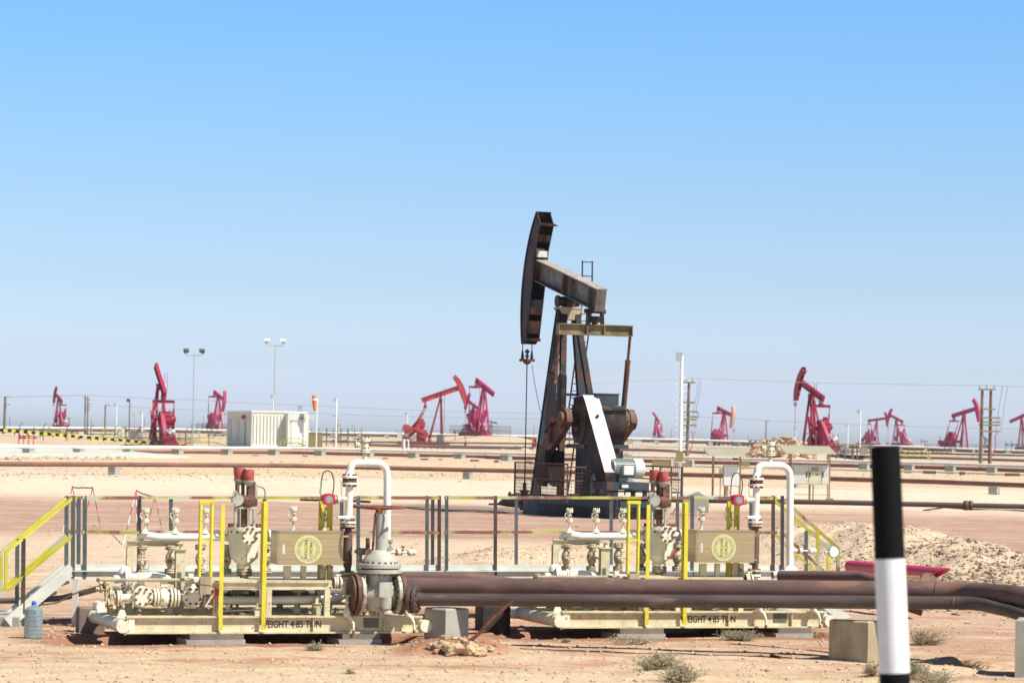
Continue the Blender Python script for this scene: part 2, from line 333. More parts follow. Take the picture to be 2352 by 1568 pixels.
def ground_mat():
    m = bpy.data.materials.new('desert_ground'); m.use_nodes = True; t = m.node_tree; N = t.nodes; L = t.links
    p = N['Principled BSDF']; p.inputs['Roughness'].default_value = .95; p.inputs['Specular IOR Level'].default_value = .15
    g = N.new('ShaderNodeNewGeometry'); sep = N.new('ShaderNodeSeparateXYZ'); L.new(g.outputs['Position'], sep.inputs[0])
    def noi(scale, det=6, st=(1, 1, 1), rg=.6):
        mp = N.new('ShaderNodeMapping'); mp.inputs['Scale'].default_value = st; L.new(g.outputs['Position'], mp.inputs[0])
        n = N.new('ShaderNodeTexNoise'); n.inputs['Scale'].default_value = scale; n.inputs['Detail'].default_value = det; n.inputs['Roughness'].default_value = rg
        L.new(mp.outputs[0], n.inputs['Vector']); return n.outputs['Fac']
    def math_(op, a, b=None, c=None):
        n = N.new('ShaderNodeMath'); n.operation = op
        for i, v in enumerate((a, b, c)):
            if v is None: continue
            if isinstance(v, (int, float)): n.inputs[i].default_value = v
            else: L.new(v, n.inputs[i])
        return n.outputs[0]
    def mixc(f, a, b):
        n = N.new('ShaderNodeMix'); n.data_type = 'RGBA'
        L.new(f, n.inputs[0])
        for i, v in ((6, a), (7, b)):
            if isinstance(v, tuple): n.inputs[i].default_value = (*v, 1)
            else: L.new(v, n.inputs[i])
        return n.outputs[2]
    def rng(v, a, b, c=0, d=1):
        n = N.new('ShaderNodeMapRange'); n.inputs[1].default_value = a; n.inputs[2].default_value = b; n.inputs[3].default_value = c; n.inputs[4].default_value = d
        n.interpolation_type = 'SMOOTHSTEP'; L.new(v, n.inputs[0]); return n.outputs[0]
    # distance-of-place bands of graded road, pink fill and sand, edges broken by noise
    yy = math_('ADD', sep.outputs[1], math_('MULTIPLY', math_('SUBTRACT', noi(.05, 4, (1, 1.5, 1)), .5), math_('MULTIPLY', sep.outputs[1], .32)))
    lg = math_('MULTIPLY', math_('LOGARITHM', yy, 10), 1/3.7)
    cr = N.new('ShaderNodeValToRGB'); L.new(lg, cr.inputs[0]); e = cr.color_ramp; e.elements.remove(e.elements[0])
    sand = (.60, .465, .30); pale = (.70, .60, .455); pink = (.40, .245, .185); tan = (.58, .43, .275); ed = (.62, .48, .335)
    pts = [(25, tan), (37, tan), (41, (.46, .30, .20)), (46, (.47, .31, .215)), (50, (.56, .41, .29)), (55, ed), (74, ed), (80, pink), (112, pink), (122, (.60, .45, .32)), (135, pale), (185, pale), (196, (.58, .44, .30)), (205, sand), (330, sand), (380, (.56, .41, .28)), (1500, (.55, .42, .30))]
    first = True
    for y, c in pts:
        q = math.log10(y)/3.7
        if first: el = e.elements[0]; el.position = q; first = False
        else: el = e.elements.new(q)
        el.color = (*c, 1)
    col = cr.outputs[0]
    # red earth patches, streaks and pale dust
    red = rng(noi(.55, 7, (1, 2.2, 1), .66), .49, .63); near = rng(sep.outputs[1], 70, 50)
    col = mixc(math_('MULTIPLY', math_('MULTIPLY', red, near), .8), col, (.41, .165, .095))
    for O, L_ in SKO:      # turned red-brown soil round each skid
        X0 = math_('SUBTRACT', sep.outputs[0], O.x); Y0 = math_('SUBTRACT', sep.outputs[1], O.y)
        uu = math_('ADD', math_('MULTIPLY', X0, math.cos(R(18))), math_('MULTIPLY', Y0, math.sin(R(18)))); vv = math_('ADD', math_('MULTIPLY', X0, -math.sin(R(18))), math_('MULTIPLY', Y0, math.cos(R(18))))
        a1 = math_('DIVIDE', math_('SUBTRACT', uu, 1.75), 3.0); a2 = math_('DIVIDE', math_('SUBTRACT', vv, 1.0), 1.7)
        a1 = math_('POWER', math_('ABSOLUTE', a1), 4); a2 = math_('POWER', math_('ABSOLUTE', a2), 4)
        ee = math_('ADD', math_('ADD', a1, a2), math_('MULTIPLY', noi(1.6, 6), 1.6)); col = mixc(math_('MULTIPLY', rng(ee, 2.3, 1.2), .9), col, (.29, .115, .065))

    pal = rng(noi(.8, 6, (1, 2.4, 1), .6), .50, .70); col = mixc(math_('MULTIPLY', pal, .7), col, (.70, .57, .37)); frt = rng(math_('ADD', sep.outputs[1], math_('MULTIPLY', noi(.7, 5), 3.0)), 36.4, 35.2); col = mixc(math_('MULTIPLY', frt, .55), col, (.69, .56, .36))
    mid = rng(noi(.16, 6, (.35, 3, 1), .6), .48, .60); col = mixc(math_('MULTIPLY', mid, .30), col, (.66, .50, .38)); trk = rng(noi(.35, 5, (.12, 3.5, 1), .7), .54, .62); col = mixc(math_('MULTIPLY', trk, .22), col, (.30, .19, .14))
    # reddish earth heap where the fill was dumped
    dx = math_('DIVIDE', math_('SUBTRACT', sep.outputs[0], gr(1035, 1500).x), .95); dy = math_('DIVIDE', math_('SUBTRACT', sep.outputs[1], 36.8), .9)
    dd = math_('ADD', math_('MULTIPLY', dx, dx), math_('MULTIPLY', dy, dy))
    heap = math_('MULTIPLY', rng(math_('ADD', dd, noi(2.5, 5)), 1.7, .7), .85)
    col = mixc(heap, col, (.36, .135, .075))
    # broad darker patch of ground left of the old pumpjack
    q = gr(1060, 1166); ox = math_('DIVIDE', math_('SUBTRACT', sep.outputs[0], q.x), 4.2); oy = math_('DIVIDE', math_('SUBTRACT', sep.outputs[1], q.y), 5.5)
    od = math_('ADD', math_('MULTIPLY', ox, ox), math_('MULTIPLY', oy, oy)); oil = rng(math_('ADD', od, math_('MULTIPLY', noi(.5, 6), 1.6)), 1.75, .9)  # oil: mask of the broad darker ground patch
    col = mixc(math_('MULTIPLY', oil, .55), col, (.16, .12, .085))
    # dark and light grit
    gt = noi(14, 5, (1, 1, 1), .7); col = mixc(rng(gt, .60, .70, 0, .55), col, (.34, .23, .15)); col = mixc(rng(gt, .40, .30, 0, .5), col, (.74, .61, .43))
    g2 = noi(1.6, 8, (1, 1.3, 1), .75); col = mixc(rng(g2, .42, .62, 0, .28), col, (.40, .26, .17))
    L.new(col, p.inputs['Base Color'])
    hh = math_('ADD', math_('MULTIPLY', noi(9, 8, (1, 1, 1), .7), .07), math_('MULTIPLY', noi(1.8, 6), .12))
    b = N.new('ShaderNodeBump'); b.inputs['Strength'].default_value = .75; b.inputs['Distance'].default_value = 1
    L.new(hh, b.inputs['Height']); L.new(b.outputs[0], p.inputs['Normal'])
    return m
MG = ground_mat()
ys = np.concatenate([np.linspace(-6, 28, 24)[:-1], np.linspace(28, 41, 330)[:-1], np.geomspace(41, 90, 300)[:-1], np.geomspace(90, 700, 240)[:-1], np.geomspace(700, 9000, 30)])
us = np.concatenate([np.linspace(-1.2, -.215, 26)[:-1], np.linspace(-.215, .215, 760)[:-1], np.linspace(.215, 1.2, 26)])
# fan that stays wide close to the camera: u is x / max(y, 12)
def grid_fan():
    Y, U = np.meshgrid(ys, us, indexing='ij'); X = U*np.maximum(Y, 26)
    Z = H(X, Y); n, m = Y.shape
    co = np.stack([X, Y, Z], -1).reshape(-1, 3); idx = np.arange(n*m).reshape(n, m)
    f = np.stack([idx[:-1, :-1], idx[:-1, 1:], idx[1:, 1:], idx[1:, :-1]], -1).reshape(-1, 4)
    me = bpy.data.meshes.new('ground'); me.vertices.add(len(co)); me.vertices.foreach_set('co', co.ravel())
    me.loops.add(f.size); me.loops.foreach_set('vertex_index', f.ravel().astype(np.int32))
    me.polygons.add(len(f)); me.polygons.foreach_set('loop_start', np.arange(0, f.size, 4, dtype=np.int32)); me.polygons.foreach_set('loop_total', np.full(len(f), 4, dtype=np.int32))
    me.update(calc_edges=True); me.polygons.foreach_set('use_smooth', [True]*len(f)); me.materials.append(MG)
    o = bpy.data.objects.new('ground', me); scn.collection.objects.link(o); o['kind'] = 'structure'; return o
grid_fan()

# ---------------------------------------------------------------- stones
def rock_mesh(seed, sub=2, flat=.75, amp=.35):
    bm = bmesh.new(); bmesh.ops.create_icosphere(bm, subdivisions=sub, radius=1.0); off = Vector((seed*3.7, seed*1.3, seed*7.1))
    for v in bm.verts:
        n = noise.noise(v.co*1.1 + off)*amp*1.6 + noise.noise(v.co*2.7 + off)*amp*.6
        v.co = v.co*(1+n); v.co.z *= flat
    me = bpy.data.meshes.new('rock'); bm.to_mesh(me); bm.free(); return me
base_rocks = [rock_mesh(i, 1 if i < 4 else 2, .6+.08*(i % 4), .45) for i in range(7)]
def scatter(name, label, cat, N, region, smin, smax, mt, seed=1):
    """region(rng) -> (x, y) ; one mesh of countless stones"""
    rg = random.Random(seed); V = []; Fc = []; o = 0
    src = []
    for me in base_rocks[:4]:
        a = np.empty(len(me.vertices)*3); me.vertices.foreach_get('co', a); src.append((a.reshape(-1, 3), np.array([list(p.vertices) for p in me.polygons])))
    pos = [region(rg) for _ in range(N)]; zz = H(np.array([p[0] for p in pos]), np.array([p[1] for p in pos]))
    for (x, y), z in zip(pos, zz):
        vs, fs = src[rg.randrange(4)]; s = smin*(smax/smin)**(rg.random()**2.2); th = rg.random()*6.28; c, sn = math.cos(th), math.sin(th)
        sx, sy, sz = s*rg.uniform(.7, 1.3), s*rg.uniform(.7, 1.3), s*rg.uniform(.5, 1)
        w = vs*np.array([sx, sy, sz]); w = np.stack([w[:, 0]*c-w[:, 1]*sn+x, w[:, 0]*sn+w[:, 1]*c+y, w[:, 2]+z+sz*.25], -1)
        V.append(w); Fc.append(fs+o); o += len(w)
    co = np.concatenate(V); f = np.concatenate(Fc)
    me = bpy.data.meshes.new(name); me.vertices.add(len(co)); me.vertices.foreach_set('co', co.ravel()); me.loops.add(f.size); me.loops.foreach_set('vertex_index', f.ravel().astype(np.int32))
    me.polygons.add(len(f)); me.polygons.foreach_set('loop_start', np.arange(0, f.size, 3, dtype=np.int32)); me.polygons.foreach_set('loop_total', np.full(len(f), 3, dtype=np.int32))
    me.update(calc_edges=True); me.materials.append(mt)
    ob = bpy.data.objects.new(name, me); scn.collection.objects.link(ob); ob['kind'] = 'stuff'; ob['label'] = label; ob['category'] = cat; return ob
def reg_px(x0, x1, y0, y1):
    def f(r):
        p = gr(r.uniform(x0, x1), r.uniform(y0, y1)); return (p.x, p.y)
    return f
def reg_m(cx, cy, rx, ry):
    def f(r):
        a = r.gauss(0, .55); b = r.gauss(0, .55); return (cx+a*rx, cy+b*ry)
    return f
scatter('gravel', 'loose small stones strewn over the near sandy ground', 'gravel', 7500, reg_px(-20, 2372, 1420, 1570), .004, .032, M['grav'], 1)
scatter('gravel', 'scattered stones on the sand behind the skids', 'gravel', 2000, reg_px(-20, 2372, 1215, 1420), .007, .04, M['grav'], 2)
for i in (0, 1, 2, 3, 4):
    cx, cy, rx, ry, h, rg = MND[i]
    scatter('rubble', ['broken stone on the pale bank right of the white riser', 'stones spilling down the low bank behind the marker post', 'stony rubble at the right edge below the flanged pipe', 'grey rubble heap behind the cut red pipe', 'rubble heap at the right edge above the brown pipes'][i], 'rubble', 4200 if i else 3200, reg_m(cx, cy-ry*.35, rx*1.4, ry*1.2), .007, .05 if i < 2 else .07, M['grav'] if i == 0 else M['grub'], 10+i)
for i in (5, 6):
    cx, cy, rx, ry, h, rg = MND[i]
    scatter('rubble', ['stony spoil heap seen through the middle railings', 'broken stone heap behind the right skid'][i-5], 'rubble', 1400, reg_m(cx, cy-1, rx*1.2, ry*.8), .006, .035, M['grav'], 20+i)
scatter('rubble', 'stony strip along the brown pipeline in the middle distance', 'rubble', 3400, reg_px(-20, 2372, 1058, 1096), .03, .14, M['grav'], 31)
scatter('rubble', 'rows of stones at the edge of the pale graded road', 'rubble', 900, reg_px(-20, 2372, 1088, 1106), .03, .11, M['grav'], 32)
scatter('rubble', 'pebbles lying on the pink flat ground', 'rubble', 700, reg_px(-20, 2372, 1140, 1230), .012, .05, M['grav'], 33)
scatter('rubble', 'reddish broken stone over the low bank far left', 'rubble', 1400, reg_px(0, 300, 1050, 1064), .08, .3, M['grav'], 34)
cx, cy = MND[14][0], MND[14][1]
bp = [('pale boulder heaped below the far red pumpjack', i) for i in range(16)]
for k in range(46):
    px = 1716+k*3.55+rnd.uniform(-3, 3); f = 1-abs(k-24)/30; Y = 368+rnd.uniform(-5, 3); s = rnd.uniform(.28, .62)*(.7+.4*f); p = at(px, 1016, Y)
    o = bpy.data.objects.new('boulder', base_rocks[4+k % 3]); scn.collection.objects.link(o); o.location = (p.x, Y, hz(p.x, Y)+s*.3+rnd.uniform(0, 1.0)*f); o.scale = (s, s*rnd.uniform(.8, 1.2), s*rnd.uniform(.8, 1.3)); o.rotation_euler = (rnd.random(), rnd.random(), rnd.random()*6)
    tag(o, 'pale boulder in the far heap left of the dark red pumpjack', 'boulder', 'boulders heaped by the far pumpjack')
for me in base_rocks[4:]: me.materials.clear(); me.materials.append(M['rock'])
# the near rocks on the red heap
def hit(px, py):
    r = ray(px, py); lo, hi = 20.0, 60.0; prev = lo; Y = lo
    while Y < hi:
        p = Vector((0, 0, EYE)) + r*(Y/r.y)
        if p.z < hz(p.x, p.y): break
        Y += .03
    return Vector((p.x, p.y, hz(p.x, p.y)))
rocks = [(1012, 1478, 20, 'cracked cream rock at the upper left of the red heap'), (1040, 1488, 26, 'largest cream rock in the middle of the red heap'), (1078, 1488, 26, 'big split cream rock right of the rod foot'), (1103, 1497, 17, 'cream rock with a shaded face at the lower right of the heap'),
         (1062, 1470, 12, 'small cream rock just under the concrete block'), (1020, 1463, 9, 'small rock at the heap top touching the block'), (990, 1484, 11, 'small pale rock at the left end of the rock row'), (1122, 1486, 14, 'pale rock at the right end of the rock row'), (1046, 1462, 9, 'little rock against the foot of the concrete block'), (1092, 1474, 8, 'little cream rock beside the rusty rod'),
         (1002, 1494, 10, 'low rock sunk in the red slope'), (1135, 1478, 7, 'smallest rock beyond the row')]
for k, (px, py, r, lab) in enumerate(rocks):
    p = hit(px, py+r*.55); Y = p.y; x = p.x; s = r/170*.82
    o = bpy.data.objects.new('rock', rock_mesh(k+30, 3, .85, .4)); o.data.materials.append(M['rock']); scn.collection.objects.link(o)
    o.location = (x, Y, hz(x, Y)+s*.42); o.scale = (s*rnd.uniform(.9, 1.15), s, s*rnd.uniform(.8, 1)); o.rotation_euler = (0, 0, rnd.random()*6)
    for pl in o.data.polygons: pl.use_smooth = False
    tag(o, lab, 'rock', 'rocks on the red earth heap')
for px, py, r, lab in [(158, 1469, 9, 'pale stone on the shaded ground left of the left skid'), (225, 1471, 11, 'flat tan stone in the left skid shadow'), (1170, 1481, 5, 'small stone on the ground right of the heap'), (1178+870, 1470, 6, 'lone stone behind the marker post'), (2051, 1503, 7, 'lone pebble'), (1240+525, 1540, 7, 'single round pebble on the bare sand below the right skid')]:
    if 'marker' in lab or lab == 'lone pebble': continue
    p = gr(px, py); s = r/170
    o = bpy.data.objects.new('stone', rock_mesh(r+50, 2, .6, .35)); o.data.materials.append(M['rock']); scn.collection.objects.link(o); o.location = (p.x, p.y, hz(p.x, p.y)+s*.3); o.scale = (s, s, s); tag(o, lab, 'stone')
scatter('rubble', 'crumbs of cream rock and red earth over the heap in front of the block', 'rubble', 420, reg_m(gr(1052, 1495).x, 36.9, 1.3, 1.0), .004, .022, M['rock'], 41)
# slab of footpath: red rusty rod stuck in the heap
b = MB(); p0 = hit(1068, 1476)-Vector((0, 0, .03)); p1 = at(1176, 1381, 36.5); b.tube([p0, p0.lerp(p1, .3)+Vector((.006, 0, -.01)), p0.lerp(p1, .62)+Vector((-.008, 0, .008)), p1], [.026, .024, .021, .017], 8); b.tube([p1, p1+Vector((.03, 0, .03))], [.01, .006], 5)
tag(b.build('steel_rod', M['rodr']), 'rusty red rod sticking slantwise out of the rock heap', 'rod')

# ---------------------------------------------------------------- dry shrubs
def shrub(px, py, w, h, lab, leafy=.5, seed=1, twigs=60, group=None):
    r = random.Random(seed); p = gr(px, py); z = hz(p.x, p.y); T = MB(); Lf = MB(); sc = 1/168.
    for i in range(twigs):
        a = r.uniform(0, 6.28); sp = r.random()**.6; L_ = r.uniform(.6, 1)
        q = Vector((r.uniform(-.15, .15)*w*sc, r.uniform(-.1, .1)*w*sc, 0)); d = Vector((math.cos(a)*sp*w*.5*sc, math.sin(a)*sp*w*.4*sc, h*sc*L_*(1-.45*sp)))
        pts = [q]
        for s in range(1, 5):
            q = q + d/4 + Vector((r.gauss(0, .07)*w*sc, r.gauss(0, .07)*w*sc, r.gauss(0, .05)*h*sc)); pts.append(q)
        T.tube(pts, [.0045, .004, .0035, .0028, .002], 3, cap=False)
        for k in range(3):
            c = pts[1+k]; e = c + Vector((r.gauss(0, 1), r.gauss(0, 1), r.uniform(0, 1))).normalized()*h*sc*.35; T.tube([c, e], [.003, .0018], 3, cap=False)
            if r.random() < leafy:
                for j in range(7):
                    c2 = c.lerp(e, r.random()) + Vector((r.gauss(0, .008), r.gauss(0, .008), r.gauss(0, .008))); n = Vector((r.gauss(0, 1), r.gauss(0, 1), r.gauss(0, 1))).normalized(); a1 = n.orthogonal().normalized()*r.uniform(.006, .014); a2 = n.cross(a1)*.6
                    Lf.add([c2-a1, c2+a2, c2+a1, c2-a2], [(0, 1, 2, 3)])
    t = thing('dry_shrub', lab, 'shrub', (p.x, p.y, z-.01), 0, group); T.build('stem', M['twig'], t)
    if Lf.v: Lf.build('foliage', M['leaf'], t, smooth=False)
G_ = 'low dry shrubs on the near ground'
shrub(1515, 1540, 110, 46, 'wide grey green shrub low in front of the right skid', .9, 1, 110, G_)
shrub(1560, 1566, 90, 40, 'grey green shrub cut by the bottom edge right of centre', .9, 2, 90, G_)
shrub(1700, 1473, 88, 34, 'green shrub under the right skid beside the lettering', .95, 3, 100, G_)
shrub(1455, 1478, 120, 22, 'straggly dry shrub under the left part of the right skid', .4, 4, 90, G_)
shrub(1300, 1474, 22, 14, 'tiny shrub by the left foot of the right skid', .6, 5, 30, G_)
shrub(722, 1492, 40, 26, 'little grey plant in front of the left skid pads', .8, 6, 40, G_)
shrub(2125, 1478, 110, 48, 'bare twiggy shrub right of the marker post', .1, 7, 110, G_)
shrub(2090, 1560, 70, 50, 'grey leafy shrub against the marker post foot', .9, 8, 90, G_)
shrub(2140, 1566, 110, 36, 'dry grassy tuft at the bottom right', .3, 9, 80, G_)
shrub(2060, 1395, 130, 16, 'thin green plant line behind the brown pipes at right', .7, 10, 60, G_)
shrub(2230, 1530, 100, 30, 'thin dry weeds near the right edge block', .15, 11, 60, G_)
shrub(805, 1548, 30, 14, 'tiny weed alone on the sand at bottom left of centre', .5, 12, 20, G_)
shrub(2000, 1555, 40, 40, 'pale weeds at the left side of the marker post', .3, 13, 40, G_)
shrub(1865, 1452, 50, 40, 'green sprig behind the right end of the right skid', .6, 14, 40, G_)
# ---------------------------------------------------------------- metering skids
SA = R(18); SU = Vector((math.cos(SA), math.sin(SA), 0)); SV = Vector((-math.sin(SA), math.cos(SA), 0))
SO = at(290, 1455, 37.7)
def sp(px, py, v=0.0):
    r = ray(px, py); c = Vector((0, 0, EYE)) - SO
    t = (v - c.dot(SV)) / r.dot(SV); q = c + r*t
    return Vector((q.dot(SU), v, q.z))
K = 1/170.
X_, Y_, Z_ = Vector((1, 0, 0)), Vector((0, 1, 0)), Vector((0, 0, 1))
def text_mb(txt, size, font=None):
    cu = bpy.data.curves.new('t', 'FONT'); cu.body = txt; cu.size = size; cu.align_x = 'CENTER'; cu.align_y = 'CENTER'; cu.extrude = .002; cu.offset = .0022 if size > .1 else 0
    ob = bpy.data.objects.new('t', cu); scn.collection.objects.link(ob); dg = bpy.context.evaluated_depsgraph_get(); me = bpy.data.meshes.new_from_object(ob.evaluated_get(dg))
    vs = [v.co.copy() for v in me.vertices]; fs = [tuple(p.vertices) for p in me.polygons]; bpy.data.objects.remove(ob); return vs, fs
def text_on(b, txt, size, fn):
    vs, fs = text_mb(txt, size); b.add([fn(v) for v in vs], fs)

def small_valve(b, c, h=.30, handle=True):
    """flanged relief valve on a thin stem, standing on a header"""
    c = Vector(c); b.mat(0)
    b.lathe(c, Z_, [(-.02, .06), (.02, .035), (.04, .015), (.12, .013), (.13, .02)], 14)
    b.flange(c+Z_*.140, Z_, .052, .016, 4, 0, .008, .7); b.flange(c+Z_*.162, Z_, .052, .016, 4, 0, .008, .7)
    b.lathe(c+Z_*.17, Z_, [(0, .020), (.02, .030), (.045, .036), (.07, .028), (.10, .018)], 14); b.mat(1).cyl(c+Vector((.005, -.03, .215)), c+Vector((.005, -.042, .215)), .016, n=8); b.mat(0)
    b.flange(c+Z_*.280, Z_, .052, .016, 4, 0, .008, .7); b.flange(c+Z_*.302, Z_, .052, .016, 4, 0, .009, 1.5)
    if handle: b.tube([c+Vector((-.03, -.01, .26)), c+Vector((-.068, -.01, .25)), c+Vector((-.074, -.01, .21)), c+Vector((-.05, -.01, .185))], .008, 6)
def gate(b, c, r=.055, h=.34):
    """vertical flanged isolation valve hanging between two headers"""
    c = Vector(c); b.mat(0)
    for dz in (-h/2, h/2): b.flange(c+Z_*(dz-.012), Z_, r*1.5, .024, 8, 1, .009); b.flange(c+Z_*(dz+.016), Z_, r*1.5, .024, 8, 1, .009)
    b.lathe(c-Z_*(h/2), Z_, [(0, r*.8), (h*.2, r*.75), (h*.35, r*1.25), (h*.5, r*1.4), (h*.65, r*1.25), (h*.8, r*.75), (h, r*.8)], 16)
    b.cyl(c, c-Y_*r*2.0, r*.5, n=12); b.flange(c-Y_*r*1.7, Y_, r*.9, .02, 6, 1, .008)
def drain(b, c):
    c = Vector(c); b.mat(0)
    b.lathe(c+Z_*.20, -Z_, [(0, .012), (.05, .012), (.06, .03), (.10, .03), (.11, .018), (.15, .03), (.20, .048), (.25, .05), (.29, .03)], 12)
    b.cbox(c+Z_*.205, (.13, .02, .014)); b.tube([c+Vector((0, 0, -.05)), c+Vector((.05, -.05, -.10)), c+Vector((.075, -.07, -.17)), c+Vector((.078, -.07, -.26))], [.034, .024, .018, .015], 10)
    b.mat(1).cyl(c+Vector((.078, -.07, -.26)), c+Vector((.078, -.07, -.30)), .019, n=10); b.mat(0)
def skid(name, label, loc):
    t = thing(name, label, 'skid', loc, SA, 'metering skids'); CB = [M['cream'], M['rustbolt']]; CW = [M['creamw'], M['rustbolt']]; GB = [M['grubby'], M['rustbolt']]; WW = [M['white'], M['rustbolt']]
    L = sp(970, 1450, 0).x; D = 2.15; bh = .235
    for v in (0.06, D):
        b = MB(); b.ibeam((0, v, bh/2), (L, v, bh/2), .15, bh, .022)
        if v < 1:
            for u in (.02, 1.25, 2.55, L-.55): b.box((u, .0, .024), (u+.012, .05, bh-.024))
            for u in (sp(942, 1430).x,): b.prism([(u, .01), (u+.28, .01), (u+.30, .14)], lambda a, c, w: Vector((a, w, c)), -.01, -.03)
            b.box((1.9, -.008, -.005), (2.0, .0, .0))
        b.build('base_beam', M['cream'], t)
    for i, u in enumerate((.9, 1.9, 2.9, 3.6)): b = MB(); b.ibeam((u, .14, bh/2-.02), (u, D-.08, bh/2-.02), .10, bh-.08, .015); b.build('cross_beam', M['cream'], t)
    for u in (-.06, L+.04):
        b = MB(); b.cyl((u, -.06, bh*.42), (u, D+.12, bh*.42), .085, n=20); b.cyl((u, D-.1, bh*.42), (u, D+.06, bh*.42), .098, n=20)
        if u < 0: b.prism([(0, -.02), (.14, .02), (.14, bh), (.05, bh)], lambda a, c, w: Vector((a-.03, w, c)), .0, .02)
        b.build('end_pipe', M['creamw'], t)
    MB().box((.16, .16, .03), (L-.16, D-.10, .055)).build('drip_tray', M['tray_and_shade'], t)
    for k in range(3):
        b = MB(); v = 1.15+k*.32; z = .36+.10*(k % 2); b.tube([(.35, v, z-.12), (.35, v, z), (L-.5, v, z), (L-.5, v, z-.2)], .045, 12, fil=.12)
        for q in range(5): u = .7+q*.72+k*.1; b.flange((u, v, z), X_, .08, .022, 6, 1, .009); b.cbox((u+.2, v, (z+bh)/2-.02), (.05, .06, z-bh+.04))
        b.build('rear_pipe', [M['grubby'], M['rustbolt']] if k != 1 else [M['gpipe'], M['rustbolt']], t)
    rq = random.Random(3)
    for k in range(9):
        b = MB(); u = .35+k*.42+rq.uniform(-.08, .08); v = rq.uniform(.55, 1.0); z0 = bh-.05; hgt = rq.uniform(.16, .42); b.cyl((u, v, z0), (u, v, z0+hgt), rq.uniform(.02, .035), n=10); b.flange((u, v, z0+hgt*.55), Z_, .06, .02, 6, 1, .008); b.cyl((u-.09, v, z0+hgt), (u+.09, v, z0+hgt), .028, n=10); b.flange((u-.06, v, z0+hgt), X_, .05, .02, 6, 1, .008); b.cbox((u, v, z0+hgt+.05), (.05, .05, .07)); b.cbox((u, v, z0+hgt+.09), (.12, .02, .014)); b.build('drain_fitting', [M['grubby'], M['rustbolt']], t)
    b = MB(); z = bh+.012
    for k in range(22): u = 1.45+k*.085; b.bar((u, .7, z), (u, 1.5, z), .012, .025)
    b.bar((1.42, .70, z), (3.34, .70, z), .012, .03); b.bar((1.42, 1.5, z), (3.34, 1.5, z), .012, .03); b.build('grating', M['grubby'], t)
    # plate welded over a hole in the web
    a, c = sp(838, 1418, -.02), sp(872, 1441, -.02); MB().box((a.x, .034, c.z), (c.x, .0415, a.z)).build('web_plate', M['dgreen'], t)
    lt = MB(); q = sp(670, 1434, -.012); text_on(lt, 'WEIGHT 4·85 TON', .128, lambda v: Vector((q.x+v.x*.80, 0.0405-v.z*.5, q.z+v.y)))
    # text lies just proud of the flange edges of the beam: put it on a thin plate that closes the channel
    pl = MB(); pl.box((0.03, .042, .0235), (L-.03, .050, bh-.0235)); pl.build('web', M['cream'], t); lt.build('lettering', M['ink'], t, smooth=False)
    # instrument deck and its legs
    a, c = sp(475, 1334, .06), sp(756, 1350, .06); dz = a.z
    b = MB(); b.ibeam((a.x, .06, dz-.055), (c.x, .06, dz-.055), .08, .105, .014); b.ibeam((a.x, .62, dz-.055), (c.x, .62, dz-.055), .08, .105, .014)
    b.box((a.x, .02, dz), (c.x, .66, dz+.012)); b.bar((a.x+.12, .05, dz-.12), (a.x-.02, .05, dz-.34), .05, .02); b.build('deck_frame', M['cream'], t)
    for px in (498, 616, 750):
        u = sp(px, 1400, .06).x; b = MB(); w = .105 if px == 498 else .075
        b.ibeam((u, .06, bh), (u, .06, dz-.10), w, .08, .012, up=(0, 1, 0)); b.build('deck_leg', M['cream'], t)
    b = MB(); u = sp(413, 1300, .55).x; b.ibeam((u, .55, bh), (u, .55, sp(413, 1262, .55).z), .13, .11, .014, up=(0, 1, 0)); b.cbox((u, .55, sp(413, 1262, .55).z+.006), (.18, .16, .012)); b.cbox((u+.015, .55, sp(413, 1255, .55).z), (.03, .08, .08)); b.cbox((u+.015, .55, sp(413, 1247, .55).z), (.12, .12, .012)); b.build('pipe_support', M['cream'], t)
    b = MB(); a, c = sp(292, 1241, .95), sp(412, 1241, .95); b.ibeam((a.x, .95, a.z-.04), (c.x, .95, a.z-.04), .08, .085, .012); b.ibeam((a.x+.04, .95, .6), (a.x+.04, .95, a.z-.085), .09, .08, .012, up=(0, 1, 0)); b.ibeam((a.x+.04, .95, bh), (a.x+.04, .95, .598), .09, .08, .012, up=(0, 1, 0)); b.build('rear_support', M['cream'], t)
    for px, py, v in ((388, 1398, .35), (462, 1395, .35), (316, 1405, .5), (592, 1396, .15), (800, 1400, .15), (680, 1396, .5), (727, 1386, .3)):
        p = sp(px, py, v); b = MB(); b.cbox((p.x, v, (p.z+bh)/2), (.10, .10, p.z-bh)); b.cbox((p.x, v, p.z+.008), (.14, .13, .014)); b.ibeam((p.x, v, p.z+.015), (p.x, v, p.z+.085), .04, .05, .008, up=(0, 1, 0)); b.build('pipe_stand', M['grubby'] if px < 470 else M['cream'], t)
    # top header with its five small valves
    b = MB(); v = .9; pts = [sp(322, 1236, v+.25), sp(330, 1228, v+.02), sp(365, 1233, v), sp(545, 1233, v)]
    b.tube([pts[0]-Z_*.05, pts[0], pts[1], pts[2], pts[3]], .052, 16, fil=.08); b.flange(sp(530, 1232, v), X_, .09, .03, 8, 1, .011); b.flange(sp(537, 1232, v), X_, .09, .03, 8, 1, .011)
    for px in (412, 552): b.cyl(sp(px, 1233, v)-X_*.01, sp(px, 1233, v)+X_*.01, .056, n=18)
    p0, p1 = sp(600, 1230, v), sp(770, 1232, v); b.cyl(p0, p1, .045, n=16); b.flange(sp(628, 1230, v), X_, .085, .03, 8, 1, .011); b.flange(sp(618, 1230, v), X_, .085, .03, 8, 1, .011)
    b.lathe(sp(498, 1223, v), Z_, [(-.04, .07), (.0, .07), (.03, .05), (.035, 0)], 14)
    b.build('top_header', WW, t)
    for px in (333, 402, 471, 673, 743):
        b = MB(); small_valve(b, sp(px, 1221 if px < 600 else 1217, v), handle=True); b.build('relief_valve', CW, t)
